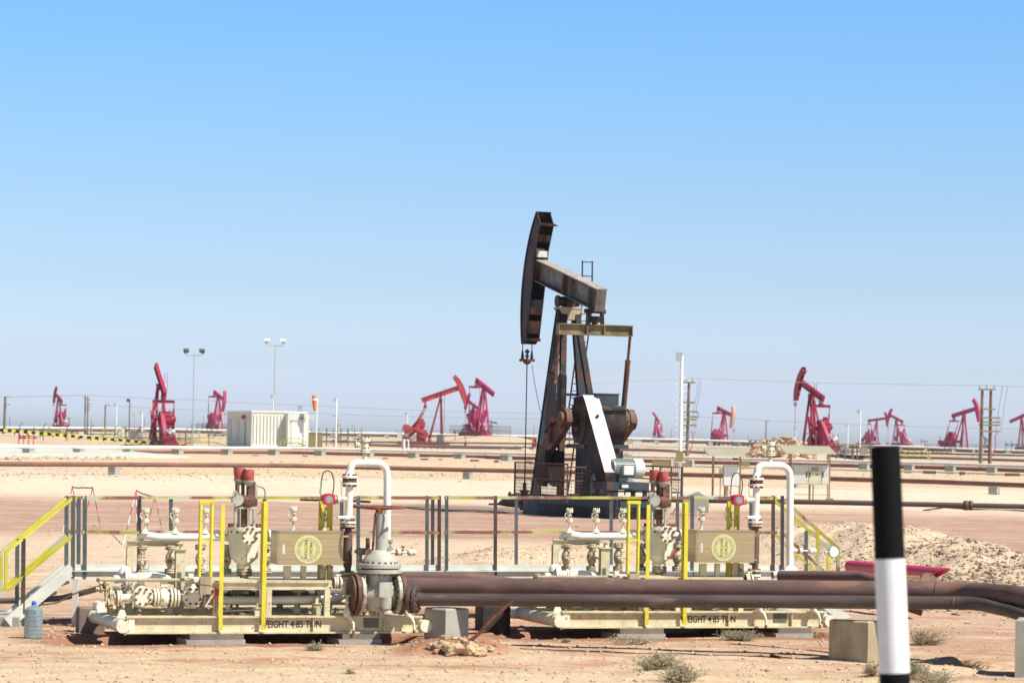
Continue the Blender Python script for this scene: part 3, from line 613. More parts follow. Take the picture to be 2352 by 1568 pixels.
    for i, px in enumerate((326, 391, 460, 520, 612)):
        b = MB(); gate(b, sp(px, 1284, .95), .05, .33); b.build('isolation_valve', GB, t)
    for i, px in enumerate((338, 402, 474)):      # small instrument taps between
        b = MB(); p = sp(px-12, 1285, .7); b.lathe(p-Z_*.12, Z_, [(0, .02), (.05, .02), (.06, .035), (.1, .035), (.11, .018), (.2, .018), (.21, .03), (.25, .028)], 10); b.cyl(p-X_*.06, p+X_*.07, .014, n=8); b.tube([p+X_*.07, p+Vector((.1, 0, -.06)), p+Vector((.08, 0, -.16))], .005, 5); b.build('instrument_tap', GB, t)
    # lower header
    b = MB(); v = .6; b.tube([sp(262, 1330, v), sp(300, 1326, v), sp(355, 1322, v), sp(395, 1332, v), sp(470, 1334, v)], .055, 16)
    b.flange(sp(287, 1330, v), X_, .16, .035, 10, 1, .014); b.flange(sp(294, 1329, v), X_, .16, .035, 10, 1, .014); b.flange(sp(318, 1325, v), X_, .075, .02, 0); b.lathe(sp(287, 1312, v), Z_, [(-.03, .09), (.02, .08), (.06, .05), (.08, 0)], 14)
    b.cyl(sp(470, 1343, .35), sp(575, 1345, .35), .05, n=16); b.build('lower_header', WW, t)
    b = MB(); b.tube([sp(230, 1331, .2), sp(435, 1331, .2)], .022, 12); b.mat(1).cyl(sp(228, 1331, .2), sp(222, 1331, .2), .025, n=10); b.build('thin_pipe', [M['conco'], M['rustbolt']], t)
    # two blind covers facing the camera with ball valves between them
    for px, r in ((328, .135), (443, .135)):
        b = MB(); p = sp(px, 1369, .12); b.cyl(p+Y_*.02, p+Y_*.30, r*.72, n=22); b.flange(p, Y_, r, .035, 8, 1, .018, out=1.0); b.flange(p+Y_*.045, Y_, r, .03, 0)
        b.lathe(p+Y_*.18, Z_, [(-.16, .05), (-.13, .085), (0, .10), (.13, .085), (.17, .05), (.20, .05), (.21, .10), (.235, .10), (.24, .05)], 16); b.cbox(p+Vector((0, .18, .27)), (.07, .05, .06)); b.build('check_valve', CW, t)
    b = MB(); v = .25; p0, p1 = sp(262, 1372, v), sp(480, 1372, v); b.cyl(p0, p1, .052, n=16)
    for px, r in ((270, .10), (276, .10), (354, .12), (361, .12), (392, .13), (400, .13), (408, .12), (468, .09), (480, .08)): b.flange(sp(px, 1372, v), X_, r, .028, 8, 1, .013)
    p = sp(376, 1372, v); b.lathe(p-X_*.075, X_, [(0, .07), (.02, .11), (.06, .125), (.1, .12), (.15, .08)], 18); b.cyl(p, p+Z_*.20, .035, n=12); b.cbox(p+Z_*.19, (.09, .08, .08)); b.cbox(p+Z_*.255, (.045, .045, .05)); b.build('ball_valve', CW, t)
    b = MB()
    for px, py, r in ((240, 1338, .035), (232, 1352, .03), (252, 1362, .04), (225, 1395, .035), (248, 1385, .045), (270, 1398, .05)):
        p = sp(px, py, .5); b.cyl(p-X_*.07, p+X_*.06, r, n=10); b.flange(p, X_, r*1.7, .02, 6, 1, .008); b.cyl(p, p+Z_*.07, r*.5, n=8); b.cbox(p+Z_*.08, (.07, .02, .015))
    p = sp(250, 1345, .5); b.cbox((p.x, .5, p.z-.12), (.09, .09, .26)); b.build('inlet_fittings', GB, t)
    p = sp(233, 1392, .0); b = MB(); b.lathe(p+X_*-.01, Y_, [(0, .055), (.02, .06), (.3, .06)], 14); b.cbox(p-Z_*.05, (.13, .1, .05)); b.build('lifting_lug', M['creamw'], t)
    p = sp(280, 1410, .1); b = MB(); b.prism([(-.07, -.05), (.07, -.05), (.03, .06), (-.03, .06)], lambda a, c, w: p+Vector((a, w, c)), -.01, .02); b.build('lifting_lug', M['creamw'], t)
    # long horizontal white pipe under the deck, rising in an elbow at its right end
    b = MB(); v = .42; b.tube([sp(486, 1379, v), sp(742, 1376, v), sp(795, 1370, v), sp(796, 1322, v)], .056, 16, fil=.25)
    b.flange(sp(588, 1378, v), X_, .062, .012, 0); b.flange(sp(796, 1327, v), Z_, .10, .03, 8, 1, .011); b.flange(sp(735, 1376, v), X_, .063, .012, 0); b.build('meter_run', WW, t)
    # strainer vessel with its bolted front cover
    b = MB(); c = sp(561, 1250, .75); top = sp(561, 1210, .75).z; bot = sp(561, 1306, .75).z
    b.lathe((c.x, c.y, bot), Z_, [(0, .09), (.02, .10), (.05, .10), (.06, .085), (.10, .13), (.16, .19), (top-bot-.10, .225), (top-bot-.05, .225), (top-bot-.045, .25), (top-bot, .25)], 26)
    mi = b.mi; b.mi = 1
    for k in range(14):
        a = 2*math.pi*k/14; o = Vector((c.x+.215*math.cos(a), c.y+.215*math.sin(a), top)); b.cyl(o-Z_*.08, o+Z_*.045, .019, n=6)
    b.mi = mi; f = sp(573, 1229, .44); b.cyl(f+Y_*.02, f+Y_*.30, .11, n=20); b.flange(f, Y_, .125, .04, 8, 1, .019, out=.9); b.flange(f+Y_*.05, Y_, .12, .03, 0)
    b.cyl(sp(532, 1232, .75), sp(548, 1232, .75), .08, n=16); b.flange(sp(547, 1232, .72), X_, .115, .035, 8, 1, .012); b.cbox((c.x+.01, c.y-.20, (top+bot)/2-.05), (.035, .09, .26)); b.build('strainer', CW, t)
    b = MB(); c2 = sp(561, 1310, .75); b.flange(c2, Z_, .11, .03, 8, 1, .014); b.flange(c2-Z_*.04, Z_, .11, .03, 8, 1, .014); b.cyl(c2-Z_*.3, c2, .06, n=14); b.build('strainer_outlet', GB, t)
    # actuator tower on the strainer
    ac = thing_part = None
    b = MB(); z0 = top
    def A(px, py, dv=0): return sp(px, py, .75+dv)
    for px, dv in ((540, -.09), (548, .09), (574, -.09), (583, .09)): b.cyl(Vector((A(px, 1200, dv).x, .75+dv, z0)), A(px, 1167, dv), .018, n=8)
    b.mat(1).cyl(Vector((A(561, 1200).x, .75, z0)), A(561, 1166), .045, n=12); b.mat(0)
    b.cbox(A(563, 1165), (.26, .24, .03)); act = b.build('actuator_yoke', [M['vgrey'], M['vdark']], t)
    b = MB(); b.lathe(A(566, 1164), Z_, [(0, .13), (.03, .15), (.11, .15), (.15, .10), (.16, .06)], 18); b.cyl(A(546, 1146, -.12), A(546, 1146, .05), .085, n=18); b.mat(1).cyl(A(545, 1147, -.145), A(545, 1147, -.12), .088, n=20)
    for k in range(8):
        a = k*.785+.3; o = A(545, 1147, -.15)+Vector((math.cos(a), 0, math.sin(a)))*.072; b.mat(0).cyl(o, o+Y_*.02, .01, n=6)
    b.build('actuator_body', [M['vdark'], M['vgrey']], t)
    b = MB(); b.cyl(A(558, 1140), A(558, 1108), .026, n=10); b.cbox(A(576, 1125), (.10, .12, .20)); b.cyl(A(545, 1138), A(545, 1108), .03, n=10); b.mat(1).cyl(A(541, 1133, -.03), A(541, 1133, .06), .042, n=14); b.cbox(A(586, 1140), (.05, .05, .34)); b.cyl(A(588, 1110), A(584, 1104), .02, n=8); b.build('actuator_linkage', [M['vdark'], M['vgrey']], t)
    for px, pt, pb, dv in ((550, 1077, 1105, .05), (571, 1081, 1108, -.05)):
        b = MB(); p = A(px, pb, dv); q = A(px, pt, dv); h = (q-p).length; b.mat(1).lathe(p, Z_, [(-.05, .02), (-.03, .05), (0, .07), (.02, .085), (.03, .085)], 18); b.mat(0).lathe(p+Z_*.03, Z_, [(0, .07), (.01, .075), (h-.03, .075), (h-.01, .07)], 20); b.mat(1).cyl(q-Z_*.002, q+Z_*.016, .05, n=14)
        for k in range(4): o = q+Vector((math.cos(k*1.57+.6)*.055, math.sin(k*1.57+.6)*.055, 0)); b.cyl(o, o+Z_*.03, .009, n=6)
        b.build('actuator_cylinder', [M['redact'], M['vgrey']], t)
    b = MB(); b.tube([A(580, 1112), A(592, 1116), A(606, 1120), A(609, 1130), A(608, 1146)], .008, 6, fil=.05); b.tube([A(603, 1165), A(597, 1178), A(590, 1180)], .008, 6); b.build('tubing', M['galv'], t)
    # meter case with its round sticker
    v = .05; a, c = sp(641, 1221, v), sp(787, 1297, v); b = MB(); b.box((a.x, v, c.z), (c.x, v+.42, a.z)); b.box((a.x-.012, v-.008, a.z), (c.x+.008, v+.43, a.z+.014)); b.box((a.x-.02, v+.004, c.z+.004), (a.x-.001, v+.40, a.z-.002))
    case = b.build('meter_case', M['tanbox'], t); s = sp(708, 1261, v-.004)
    MB().box((a.x+.05, v-.003, s.z-.065), (a.x+.085, v-.0005, s.z+.065)).build('case_tag', M['galvl'], case)
    st = MB(); st.cyl((s.x, v-.004, s.z), (s.x, v-.0012, s.z), .192, n=48); sti = st.build('round_sticker', M['stky'], case)
    b = MB(); rr = random.Random(5)
    for rad, n, wd in ((.158, 46, .010), (.135, 40, .018), (.112, 26, .008)):
        for k in range(n):
            th = 2*math.pi*k/n; l = 2*math.pi*rad/n*rr.uniform(.45, .8); cx, cz = s.x+rad*math.cos(th), s.z+rad*math.sin(th); ux, uz = -math.sin(th), math.cos(th); w2 = wd*rr.uniform(.5, 1)
            b.add([(cx+ux*l/2*i+math.cos(th)*w2/2*j, v-.0052, cz+uz*l/2*i+math.sin(th)*w2/2*j) for i, j in ((-1, -1), (1, -1), (1, 1), (-1, 1))], [(0, 1, 2, 3)])
    b.build('sticker_ring', M['stkb'], sti, smooth=False)
    for txt, dx in (('MICRO', .036), ('MOTION', -.034)):
        b = MB(); text_on(b, txt, .060, lambda q, dx=dx: Vector((s.x+dx+q.y, v-.0055, s.z-.0-q.x)))
        b.build('sticker_lettering', M['black'], sti, smooth=False)
    for px, w in ((660, .10), (697, .07), (741, .08), (758, .07)):
        p = sp(px, 1297, v+.2); q = sp(px, 1330, v+.2); MB().cbox((p.x, v+.2, (dz+p.z)/2), (w, .06, p.z-dz-.02)).build('case_leg', M['cream'] if px < 700 else M['grubby'], t)
    # yellow bars behind the case
    for px, v2 in ((739, .62), (758, .62)): p = sp(px, 1149, v2); q = sp(px, 1222, v2); MB().cbox((p.x, v2, (p.z+dz)/2), (.075, .04, p.z-dz)).build('guard_bar', M['yellow'], t)
    # riser and gooseneck
    v = .42; b = MB(); b.cyl(sp(798, 1322, v), sp(799, 1303, v), .045, n=16); b.lathe(sp(798, 1303, v), Z_, [(0, .05), (.05, .062), (.46, .062), (.50, .05), (.56, .045)], 18)
    b.mat(1).flange(sp(797, 1316, v), Z_, .105, .03, 8, 2, .012); b.flange(sp(799, 1207, v), Z_, .11, .03, 8, 2, .012, out=.9); b.cbox(sp(790, 1231, v-.05), (.11, .07, .02)); b.cbox(sp(790, 1290, v-.05), (.11, .07, .02))
    b.build('sensor_tube', [M['bpipe'], M['grubby'], M['rustbolt']], t)
    b = MB(); g0 = sp(800, 1200, v); b.tube([g0, sp(803, 1115, v)], .052, 18); b.flange(sp(799, 1199, v), Z_, .11, .03, 8, 1, .012, out=.9); b.lathe(sp(799, 1196, v), Z_, [(0, .07), (.07, .052)], 16)
    b.flange(sp(803, 1110, v), Z_, .11, .03, 8, 1, .013, out=1.0); b.mat(1).cyl(sp(803, 1107, v), sp(803, 1099, v), .085, n=20); b.mat(0).flange(sp(803, 1095, v), Z_, .11, .03, 8, 1, .013, out=1.0); b.lathe(sp(803, 1093, v), Z_, [(0, .075), (.07, .055)], 16)
    b.tube([sp(803, 1092, v), sp(807, 1063, v), sp(890, 1063, v), sp(888, 1320, v), sp(850, 1326, v+.1)], .052, 20, fil=.19)
    b.tube([sp(775, 1188, v-.1), sp(812, 1187, v)], .022, 8); b.flange(sp(889, 1264, v), Z_, .055, .01, 0); b.cyl(sp(888, 1322, v)-Y_*.02, sp(888, 1322, v)-Y_*.05, .12, n=22)
    b.build('gooseneck_pipe', WW, t)
    b = MB(); p = sp(838, 1058, v); h = (sp(838, 998, v)-p).length; b.cyl(p, p+Z_*.12, .033, n=14); b.flange(p+Z_*.12, Z_, .068, .022, 6, 1, .009, out=1); b.flange(p+Z_*.15, Z_, .068, .022, 6, 1, .009, out=1)
    b.lathe(p+Z_*.16, Z_, [(0, .03), (.03, .045), (.07, .045), (.10, .028), (.12, .028)], 14); b.flange(p+Z_*.30, Z_, .068, .022, 6, 1, .010, out=1.2); b.flange(p+Z_*.275, Z_, .068, .02, 0); b.cyl(p+Vector((-.14, 0, .22)), p+Vector((0, 0, .22)), .024, n=10); b.flange(p+Vector((-.10, 0, .22)), X_, .04, .02, 5, 1, .008); b.flange(p+Vector((-.13, 0, .22)), X_, .045, .015, 5, 1, .008); b.mat(1).cyl(p+Vector((-.10, 0, .23)), p+Vector((-.10, 0, .31)), .008, n=6); b.cyl(p+Vector((-.14, 0, .30)), p+Vector((-.07, 0, .30)), .008, n=6)
    b.build('vent_valve', CW, t)
    # transmitter
    b = MB(); p = sp(752, 1146, v); b.cyl(sp(800, 1146, v), sp(775, 1146, v), .04, n=14); b.flange(sp(776, 1146, v), X_, .065, .03, 0); b.mat(1).cyl(sp(771, 1146, v), sp(767, 1146, v), .07, n=18); b.build('transmitter_arm', [M['creamw'], M['grubby']], t)
    b = MB(); b.lathe(p+Y_*.09, -Y_, [(0, .06), (.02, .078), (.13, .078), (.15, .074)], 24); b.cyl(p-X_*.0, sp(767, 1146, v), .055, n=16); hd = None
    b.lathe(p-Y_*.06, -Y_, [(0, .08), (.035, .085), (.04, .08)], 28); hd = b.build('transmitter_head', M['magenta'], t); b = MB(); b.cyl(p-Y_*.0985, p-Y_*.103, .052, n=24); b.build('display_glass', M['glass'], hd)
    b = MB(); b.tube([sp(738, 1148, v), sp(737, 1128, v), sp(738, 1105, v), sp(742, 1085, v), sp(752, 1079, v), sp(762, 1085, v), sp(767, 1102, v), sp(767, 1115, v), sp(764, 1135, v)], .009, 8, fil=.05); b.tube([sp(736, 1155, v), sp(735, 1172, v), sp(737, 1188, v), sp(743, 1196, v), sp(750, 1195, v), sp(754, 1183, v)], .006, 6, fil=.05); b.mat(1).cyl(sp(737, 1118, v), sp(736, 1134, v), .016, n=8); b.tube([sp(776, 1102, v), sp(783, 1103, v), sp(784, 1137, v)], .005, 5); b.build('cable', [M['poleb'], M['vgrey']], t)
    # right hand tap arm
    b = MB(); v = .42; b.tube([sp(890, 1267, v), sp(914, 1268, v)], .022, 10); b.flange(sp(916, 1268, v), X_, .045, .05, 6, 1, .008); b.cyl(sp(918, 1268, v), sp(953, 1268, v), .012, n=8); b.mat(1).cyl(sp(925, 1268, v), sp(926, 1255, v), .008, n=6); b.cyl(sp(921, 1255, v), sp(930, 1255, v), .01, n=6); b.mat(0).lathe(sp(936, 1268, v), X_, [(0, .03), (.02, .05), (.05, .05), (.07, .04), (.09, .045), (.12, .03)], 14); b.mat(1).cyl(sp(945, 1268, v), sp(945, 1256, v), .008, n=6); b.build('tap_arm', [M['creamw'], M['vdark']], t)
    for px, v in ((797, -.05), (936, -.06)):
        b = MB(); drain(b, sp(px, 1402, v)); b.build('drain_valve', CW, t)
    b = MB(); v = .15; p = sp(776, 1338, v); b.cyl(p-X_*.06, p+X_*.06, .05, n=14)
    for dx in (-.05, -.02, .03): b.flange(p+X_*dx, X_, .085, .02, 8, 1, .01)
    b.cyl(p, p+Z_*.12, .014, n=8); b.cbox(p+Z_*.11, (.09, .02, .02)); b.build('isolation_valve', CW, t)
    b = MB(); p = sp(470, 1346, -.02); b.box((p.x-.075, -.10, p.z-.10), (p.x+.075, -.02, p.z+.13)); b.bar((p.x-.08, -.105, p.z+.045), (p.x+.08, -.105, p.z+.025), .01, .012); b.build('junction_box', M['conco'], t)
    # yellow guards
    def post(pt, px0, px1, pyt, pyb, v, mt, d=.05):
        a = sp(px0, pyt, v); c = sp(px1, pyb, v); return MB().box((a.x, v-d, c.z), (c.x, v, a.z)).build('guard_post', mt, t)
    b = MB(); a0, a1 = sp(461, 1151, -.02), sp(487, 1151, -.02); zb = sp(470, 1325, -.02).z
    b.cyl((a0.x, -.03, zb), (a0.x, -.03, a0.z-.02), .024, n=12); b.cyl((a1.x, -.03, sp(486, 1345, -.02).z), (a1.x, -.03, a0.z-.02), .024, n=12); b.bar((a0.x-.024, -.03, a0.z), (a1.x+.024, -.03, a0.z), .05, .045); zm = sp(470, 1240, -.02).z; b.bar((a0.x+.02, -.03, zm), (a1.x-.02, -.03, zm-.01), .03, .03); b.build('guard_frame', M['yellow'], t)
    post('', 508, 510.5, 1157, 1447, -.035, M['yellow'], .010); post('', 606, 609, 1150, 1447, -.035, M['yellow'], .010)
    b = MB(); a = sp(600, 1152, .02); c = sp(602, 1336, .02); b.cyl((a.x+.02, .0, c.z), (a.x+.02, .0, a.z), .022, n=12); b.mat(1).cyl((a.x+.02, 0, c.z-.3), (a.x+.02, 0, c.z-.001), .022, n=12); b.build('guard_post', [M['yellow'], M['creamw']], t)
    b = MB(); p = sp(540, 1403, -.03); q = sp(598, 1400, -.03); b.tube([p-X_*.2, q], .007, 6); p = sp(510, 1350, -.03); b.tube([p, sp(600, 1349, -.03)], .007, 6); b.build('conduit', M['hose'], t)
    return t
s1 = skid('metering_skid', 'cream metering skid on the left, a grey gate valve at its end', SO)
s2 = copy_tree(s1); s2.location = at(1292, 1442, 40.4); s2['label'] = 'cream metering skid on the right behind the two brown pipes, with white dial gauge'
s2.scale = (1.0, 1.0, 1.02)
p = sp(498, 1346, -.0); rq = random.Random(8); b = MB()
for k in range(5): u = p.x-.03+k*.014; b.box((u, .012, sp(498, 1362+rq.uniform(0, 46), 0).z), (u+.009, .0185, p.z))
b.build('red_paint_run', M['redp'], s1, smooth=False)
# gauge on the right skid
b = MB(); g = s2.matrix_world
def s2p(px, py, v):   # local point of the right skid
    O = s2.location; r = ray(px, py); c = Vector((0, 0, EYE)) - O; t = (v - c.dot(SV)) / r.dot(SV); q = c + r*t
    return Vector((q.dot(SU), v, q.z/1.02))
c = s2p(1914, 1267, .36); b.cyl(c+X_*-.14, c+X_*-.05, .014, n=8); b.lathe(c+Y_*.03, -Y_, [(0, .07), (.01, .08), (.045, .08), (.055, .07)], 28)
gg = b.build('pressure_gauge', M['poleg'], s2); b = MB(); b.cyl(c-Y_*.021, c-Y_*.027, .071, n=28); b.mat(1).bar(c-Y_*.029, c-Y_*.029+Vector((.03, 0, .03)), .003, .004); b.build('gauge_dial', [M['dialw'], M['ink']], gg)
for sk, pads in ((s1, ((488, 128), (818, 96))), (s2, ((1460, 118), (1810, 95)))):
    for i, (px, w) in enumerate(pads):
        O = sk.location; v = .12; r = ray(px, 1458); c = Vector((0, 0, EYE)) - O; tt = (v - c.dot(SV)) / r.dot(SV); q = c + r*tt; u = q.dot(SU); wd = w/160
        b = MB(); zb = -O.z-.5; b.box((u-wd/2, -.12, zb), (u+wd/2, .55, -.075)); b.mat(1).box((u-wd/2+.05, -.10, -.073), (u+wd/2-.02, .5, -.004))
        o = b.build('concrete_pad', [M['conc'], M['timber']]); o.location = O; o.rotation_euler = (0, 0, SA)
        tag(o, ['broken concrete pad under the left part of the ', 'concrete pad under the right part of the '][i] + ('left skid' if sk is s1 else 'right skid'), 'pad', 'concrete pads under the skids')
        if i == 0:
            b = MB(); b.box((u+1.0, 1.7, zb), (u+1.6, 2.3, -.02)); o = b.build('concrete_pad', M['conc']); o.location = O; o.rotation_euler = (0, 0, SA); tag(o, 'shaded rear pad beneath the '+('left skid' if sk is s1 else 'right skid'), 'pad', 'concrete pads under the skids')

# ---------------------------------------------------------------- gate valve at the left skid's end
def gv():
    t = thing('gate_valve', 'large grey gate valve with rusty handwheel between the left skid and the brown pipes', 'valve', SO, SA); v = -.02
    c = sp(870, 1363, v); W = [M['vgrey'], M['vdark']]
    b = MB(); b.lathe(c-X_*.20, X_, [(0, .15), (.06, .17), (.12, .215), (.20, .235), (.28, .215), (.34, .17), (.40, .15)], 28); b.lathe(c, Z_, [(-.24, .10), (-.22, .16), (-.1, .21), (.0, .20), (.2, .18), (.28, .19)], 24)
    b.cbox(c+Vector((.03, -.215, .07)), (.18, .07, .20)); b.cyl(c+Vector((.04, -.2, -.03)), c+Vector((.04, -.19, -.18)), .085, n=18); b.lathe(c+Vector((.04, -.19, -.18)), -Z_, [(0, .085), (.03, .07), (.045, .03)], 18)
    b.box((c.x+.00, -.06+v, sp(870, 1414, v).z), (c.x+.07, .04+v, c.z-.2)); b.build('valve_body', W, t)
    for s_, x in ((0, -.30), (1, .28)):
        b = MB(); b.mat(0).flange(c+X_*(x+(.035 if s_ == 0 else -.035)), X_, .275, .055, 16, 1, .02, out=.5); b.mat(1).flange(c+X_*(x-(.03 if s_ == 0 else -.03)), X_, .278, .06, 16, 1, .02, out=.5)
        if s_ == 0: b.mat(1).flange(c+X_*(x-.09), X_, .25, .03, 0)
        b.build('end_flange', W, t)
    z1 = sp(870, 1311, v).z; b = MB(); q = Vector((c.x, v, z1)); b.flange(q-Z_*.0, Z_, .30, .055, 18, 1, .019, out=.45); b.flange(q+Z_*.075, Z_, .30, .06, 18, 1, .019, out=.45)
    b.lathe(q+Z_*.10, Z_, [(0, .245), (.04, .24), (.10, .20), (.16, .13), (.19, .09)], 28); b.build('bonnet', W, t)
    b = MB(); zt = sp(870, 1262, v).z; z2 = sp(870, 1178, v).z; k = Vector((c.x+.03, v, 0)); b.lathe(k+Z_*(zt-.06), Z_, [(0, .10), (.05, .09), (z2-zt, .085), (z2-zt+.05, .07)], 22); b.mat(1).cyl(k+Vector((-.13, 0, zt-.04)), k+Vector((-.10, 0, z2)), .017, n=8)
    b.cyl(k+Vector((-.2, 0, zt)), k+Vector((-.2, 0, zt+.16)), .03, n=10); b.cbox(k+Vector((-.2, 0, zt-.03)), (.09, .08, .07)); b.mat(0).cyl(k+Vector((.11, -.04, zt)), k+Vector((.11, -.04, zt+.12)), .02, n=8); b.flange(k+Vector((.11, -.04, zt+.12)), Z_, .035, .02, 4, 1, .008); b.flange(k+Vector((.1, -.06, zt+.02)), Y_, .035, .02, 4, 1, .008); b.build('stem_column', W, t)
    b = MB(); w = Vector((c.x-.02, v, sp(870, 1164, v).z)); n = 44; Rw = .345
    b.tube([w+Vector((math.cos(2*math.pi*i/n)*Rw, math.sin(2*math.pi*i/n)*Rw, 0)) for i in range(n+1)], .018, 8, cap=False)
    for i in range(5): a = 2*math.pi*i/5+.3; b.tube([w-Z_*.03, w+Vector((math.cos(a)*.17, math.sin(a)*.17, -.02)), w+Vector((math.cos(a)*Rw, math.sin(a)*Rw, 0))], .013, 6)
    b.lathe(w-Z_*.09, Z_, [(0, .05), (.05, .05), (.07, .03), (.1, .03)], 12); b.build('handwheel', M['rodr'], t)
    b = MB(); p = sp(829, 1266, v+.3); b.cyl(p-X_*.06, p+X_*.06, .05, n=14); b.cyl(p-X_*.09, p+X_*.09, .022, n=8); b.cyl(p-Z_*.15, p, .02, n=8); b.build('instrument_tap', [M['motor']], t)
    return t
gv()

# ---------------------------------------------------------------- near pipes and their blocks
def pipe(name, pts, r, mt, lab, cat='pipe', fil=.35, n=24, flanges=(), group=None, welds=()):
    P = [at(*p) for p in pts]; t = thing(name, lab, cat, P[0], 0, group); o = P[0]; P = [p-o for p in P]
    b = MB(); b.tube(P, r, n, fil=fil)
    for f in welds:
        w = at(*f)-o; d = (P[1]-P[0]).normalized(); b.mat(1).lathe(w-d*.009, d, [(0, r*.99), (.004, r*1.02), (.014, r*1.02), (.018, r*.99)], n)
    b.build('pipe_run', [mt, M['dpipe']], t)
    for f in flanges:
        w = at(*f[:3])-o; d = (P[1]-P[0]).normalized(); b = MB(); b.flange(w, d, f[3], f[4], 12, 1, .017, out=.5); b.build('flange', [M['dpipe'], M['rustbolt']], t)
    return t
pipe('large_pipe', [(915, 1348, 39.15), (2215, 1359, 37.35), (2330, 1368, 36.2), (2460, 1396, 35.0)], .140, M['bpipe'], 'thick mauve brown pipe running right from the gate valve', welds=[(1380, 1352, 38.5), (1478, 1352.7, 38.37), (2052, 1357.6, 37.57), (2150, 1358.5, 37.43)], fil=.6)
pipe('thin_pipe', [(935, 1376, 38.45), (2240, 1384, 36.75), (2320, 1402, 36.0), (2440, 1440, 34.8)], .086, M['gpipe'], 'thinner dark grey pipe running in front of the thick one', flanges=[(944, 1376, 38.44, .19, .05), (955, 1376, 38.42, .19, .05)], welds=[(1302, 1378, 37.97), (1392, 1379, 37.85), (2090, 1383, 36.95), (2190, 1384, 36.8)], fil=.5)
pipe('side_pipe', [(928, 1324, 39.8), (1082, 1325, 39.9), (1190, 1340, 41.0), (1260, 1352, 42.5)], .075, M['bpipe'], 'short brown pipe curving away behind the thick pipe beside the gate valve', fil=.3)
pipe('side_pipe', [(1790, 1322, 39.3), (1975, 1323, 38.6), (2045, 1345, 38.0), (2070, 1385, 37.8), (2120, 1402, 37.75)], .075, M['bpipe'], 'brown pipe dipping under the thick pipes just left of the marker post', fil=.3)
P0, P1 = at(1952, 1300, 49.0), at(2150, 1316, 46.4); t = thing('cut_pipe', 'loose pinkish red pipe with a slanting cut end lying behind the marker post', 'pipe', P0); d = (P1-P0); n = 28; dn = d.normalized(); a_ = dn.cross(Z_).normalized(); b_ = a_.cross(dn); r = .105; vs = []
for e, rr in ((0, r), (1, r), (1, r-.012), (0, r-.012)):
    for k in range(n): th = 2*math.pi*k/n; vs.append(d*e + (a_*math.cos(th)+b_*math.sin(th))*rr + (dn*(.30*math.sin(th)+.1) if e else Vector()))
b = MB(); b.add(vs, [(q*n+k, q*n+(k+1) % n, ((q+1) % 4)*n+(k+1) % n, ((q+1) % 4)*n+k) for q in range(4) for k in range(n)]); b.build('pipe_run', M['pinkpipe'], t)
pipe('red_pipe', [(1490, 1270, 62), (1560, 1270, 62)], .13, M['pinkpipe'], 'piece of red pipe seen through the right skid beside its strainer', fil=0)
b = MB(); a = at(2090, 1326, 45.5); b.bar(a-X_*.35, a+X_*.15, .25, .06); b.cyl(a+Vector((.3, 0, -.05)), a+Vector((.3, .1, -.05)), .13, n=16); tag(recentre(b.build('rusty_bracket', M['cabr'])), 'rusty yellow bracket under the cut red pipe', 'bracket')
def block(px, Y, side, depth, h, rot, mt, lab):
    x = at(px, 1400, Y).x; t = MB(); s, d = side/2, depth/2; c = .02
    zz = [(-.25, 0), (h-.02, 0), (h, c)]; vs = []
    for z, k in zz: vs += [(-s+k, -d+k, z), (s-k, -d+k, z), (s-k, d-k, z), (-s+k, d-k, z)]
    fs = [(3, 2, 1, 0), (8, 9, 10, 11)]
    for i in (0, 1): fs += [(i*4+j, i*4+(j+1) % 4, i*4+4+(j+1) % 4, i*4+4+j) for j in range(4)]
    t.add(vs, fs); o = t.build('concrete_block', mt, smooth=False); o.location = (x, Y, hz(x, Y)); o.rotation_euler = (0, 0, rot); return tag(o, lab, 'block', 'concrete pipe support blocks')
block(1026, 39.05, .43, .43, .485, R(44), M['conc'], 'grey concrete block under the pipe ends beside the rock heap')
block(1975, 37.3, .62, .5, .54, R(-42), M['conco'], 'tall stained concrete block beside the marker post')
block(2375, 35.2, .42, .5, .70, R(-14), M['conc'], 'concrete block cut by the right edge')
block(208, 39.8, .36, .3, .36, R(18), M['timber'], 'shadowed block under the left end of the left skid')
block(1132, 41.9, .42, .4, .36, R(18), M['tray_and_shade'], 'shadowed block behind the rusty rod at the end of the right skid')  # dark colour stands in for the shade of the thick pipes

# ---------------------------------------------------------------- marker post
p = at(2045, 1500, 15.0); gz = hz(p.x, 15.0); top = at(2033, 1025, 15.05)
t = thing('marker_post', 'black and white banded marker post close to the camera', 'post', (at(2050, 1568, 15).x+.05, 15.0, gz))
o = Vector(t.location); base = Vector((0, 0, -.1)); ax = (top-o).normalized(); Lp = (top-o).length; b2 = (at(2041, 1283, 15.03)-o).length; b1 = (at(2046, 1545, 15.0)-o).length
for a, c, m, l in ((b2+.001, Lp, 'black', None), (b1, b2, 'postw', None), (-.1, b1-.001, 'black', None)):
    b = MB(); 
    if c == Lp: b.lathe(ax*a, ax, [(0, .080), (c-a-.006, .0785), (c-a, .073)], 40)
    else: b.lathe(ax*a, ax, [(0, .081), (c-a, .081)], 40)
    b.build('white_band' if m == 'postw' else 'black_band', M[m], t)
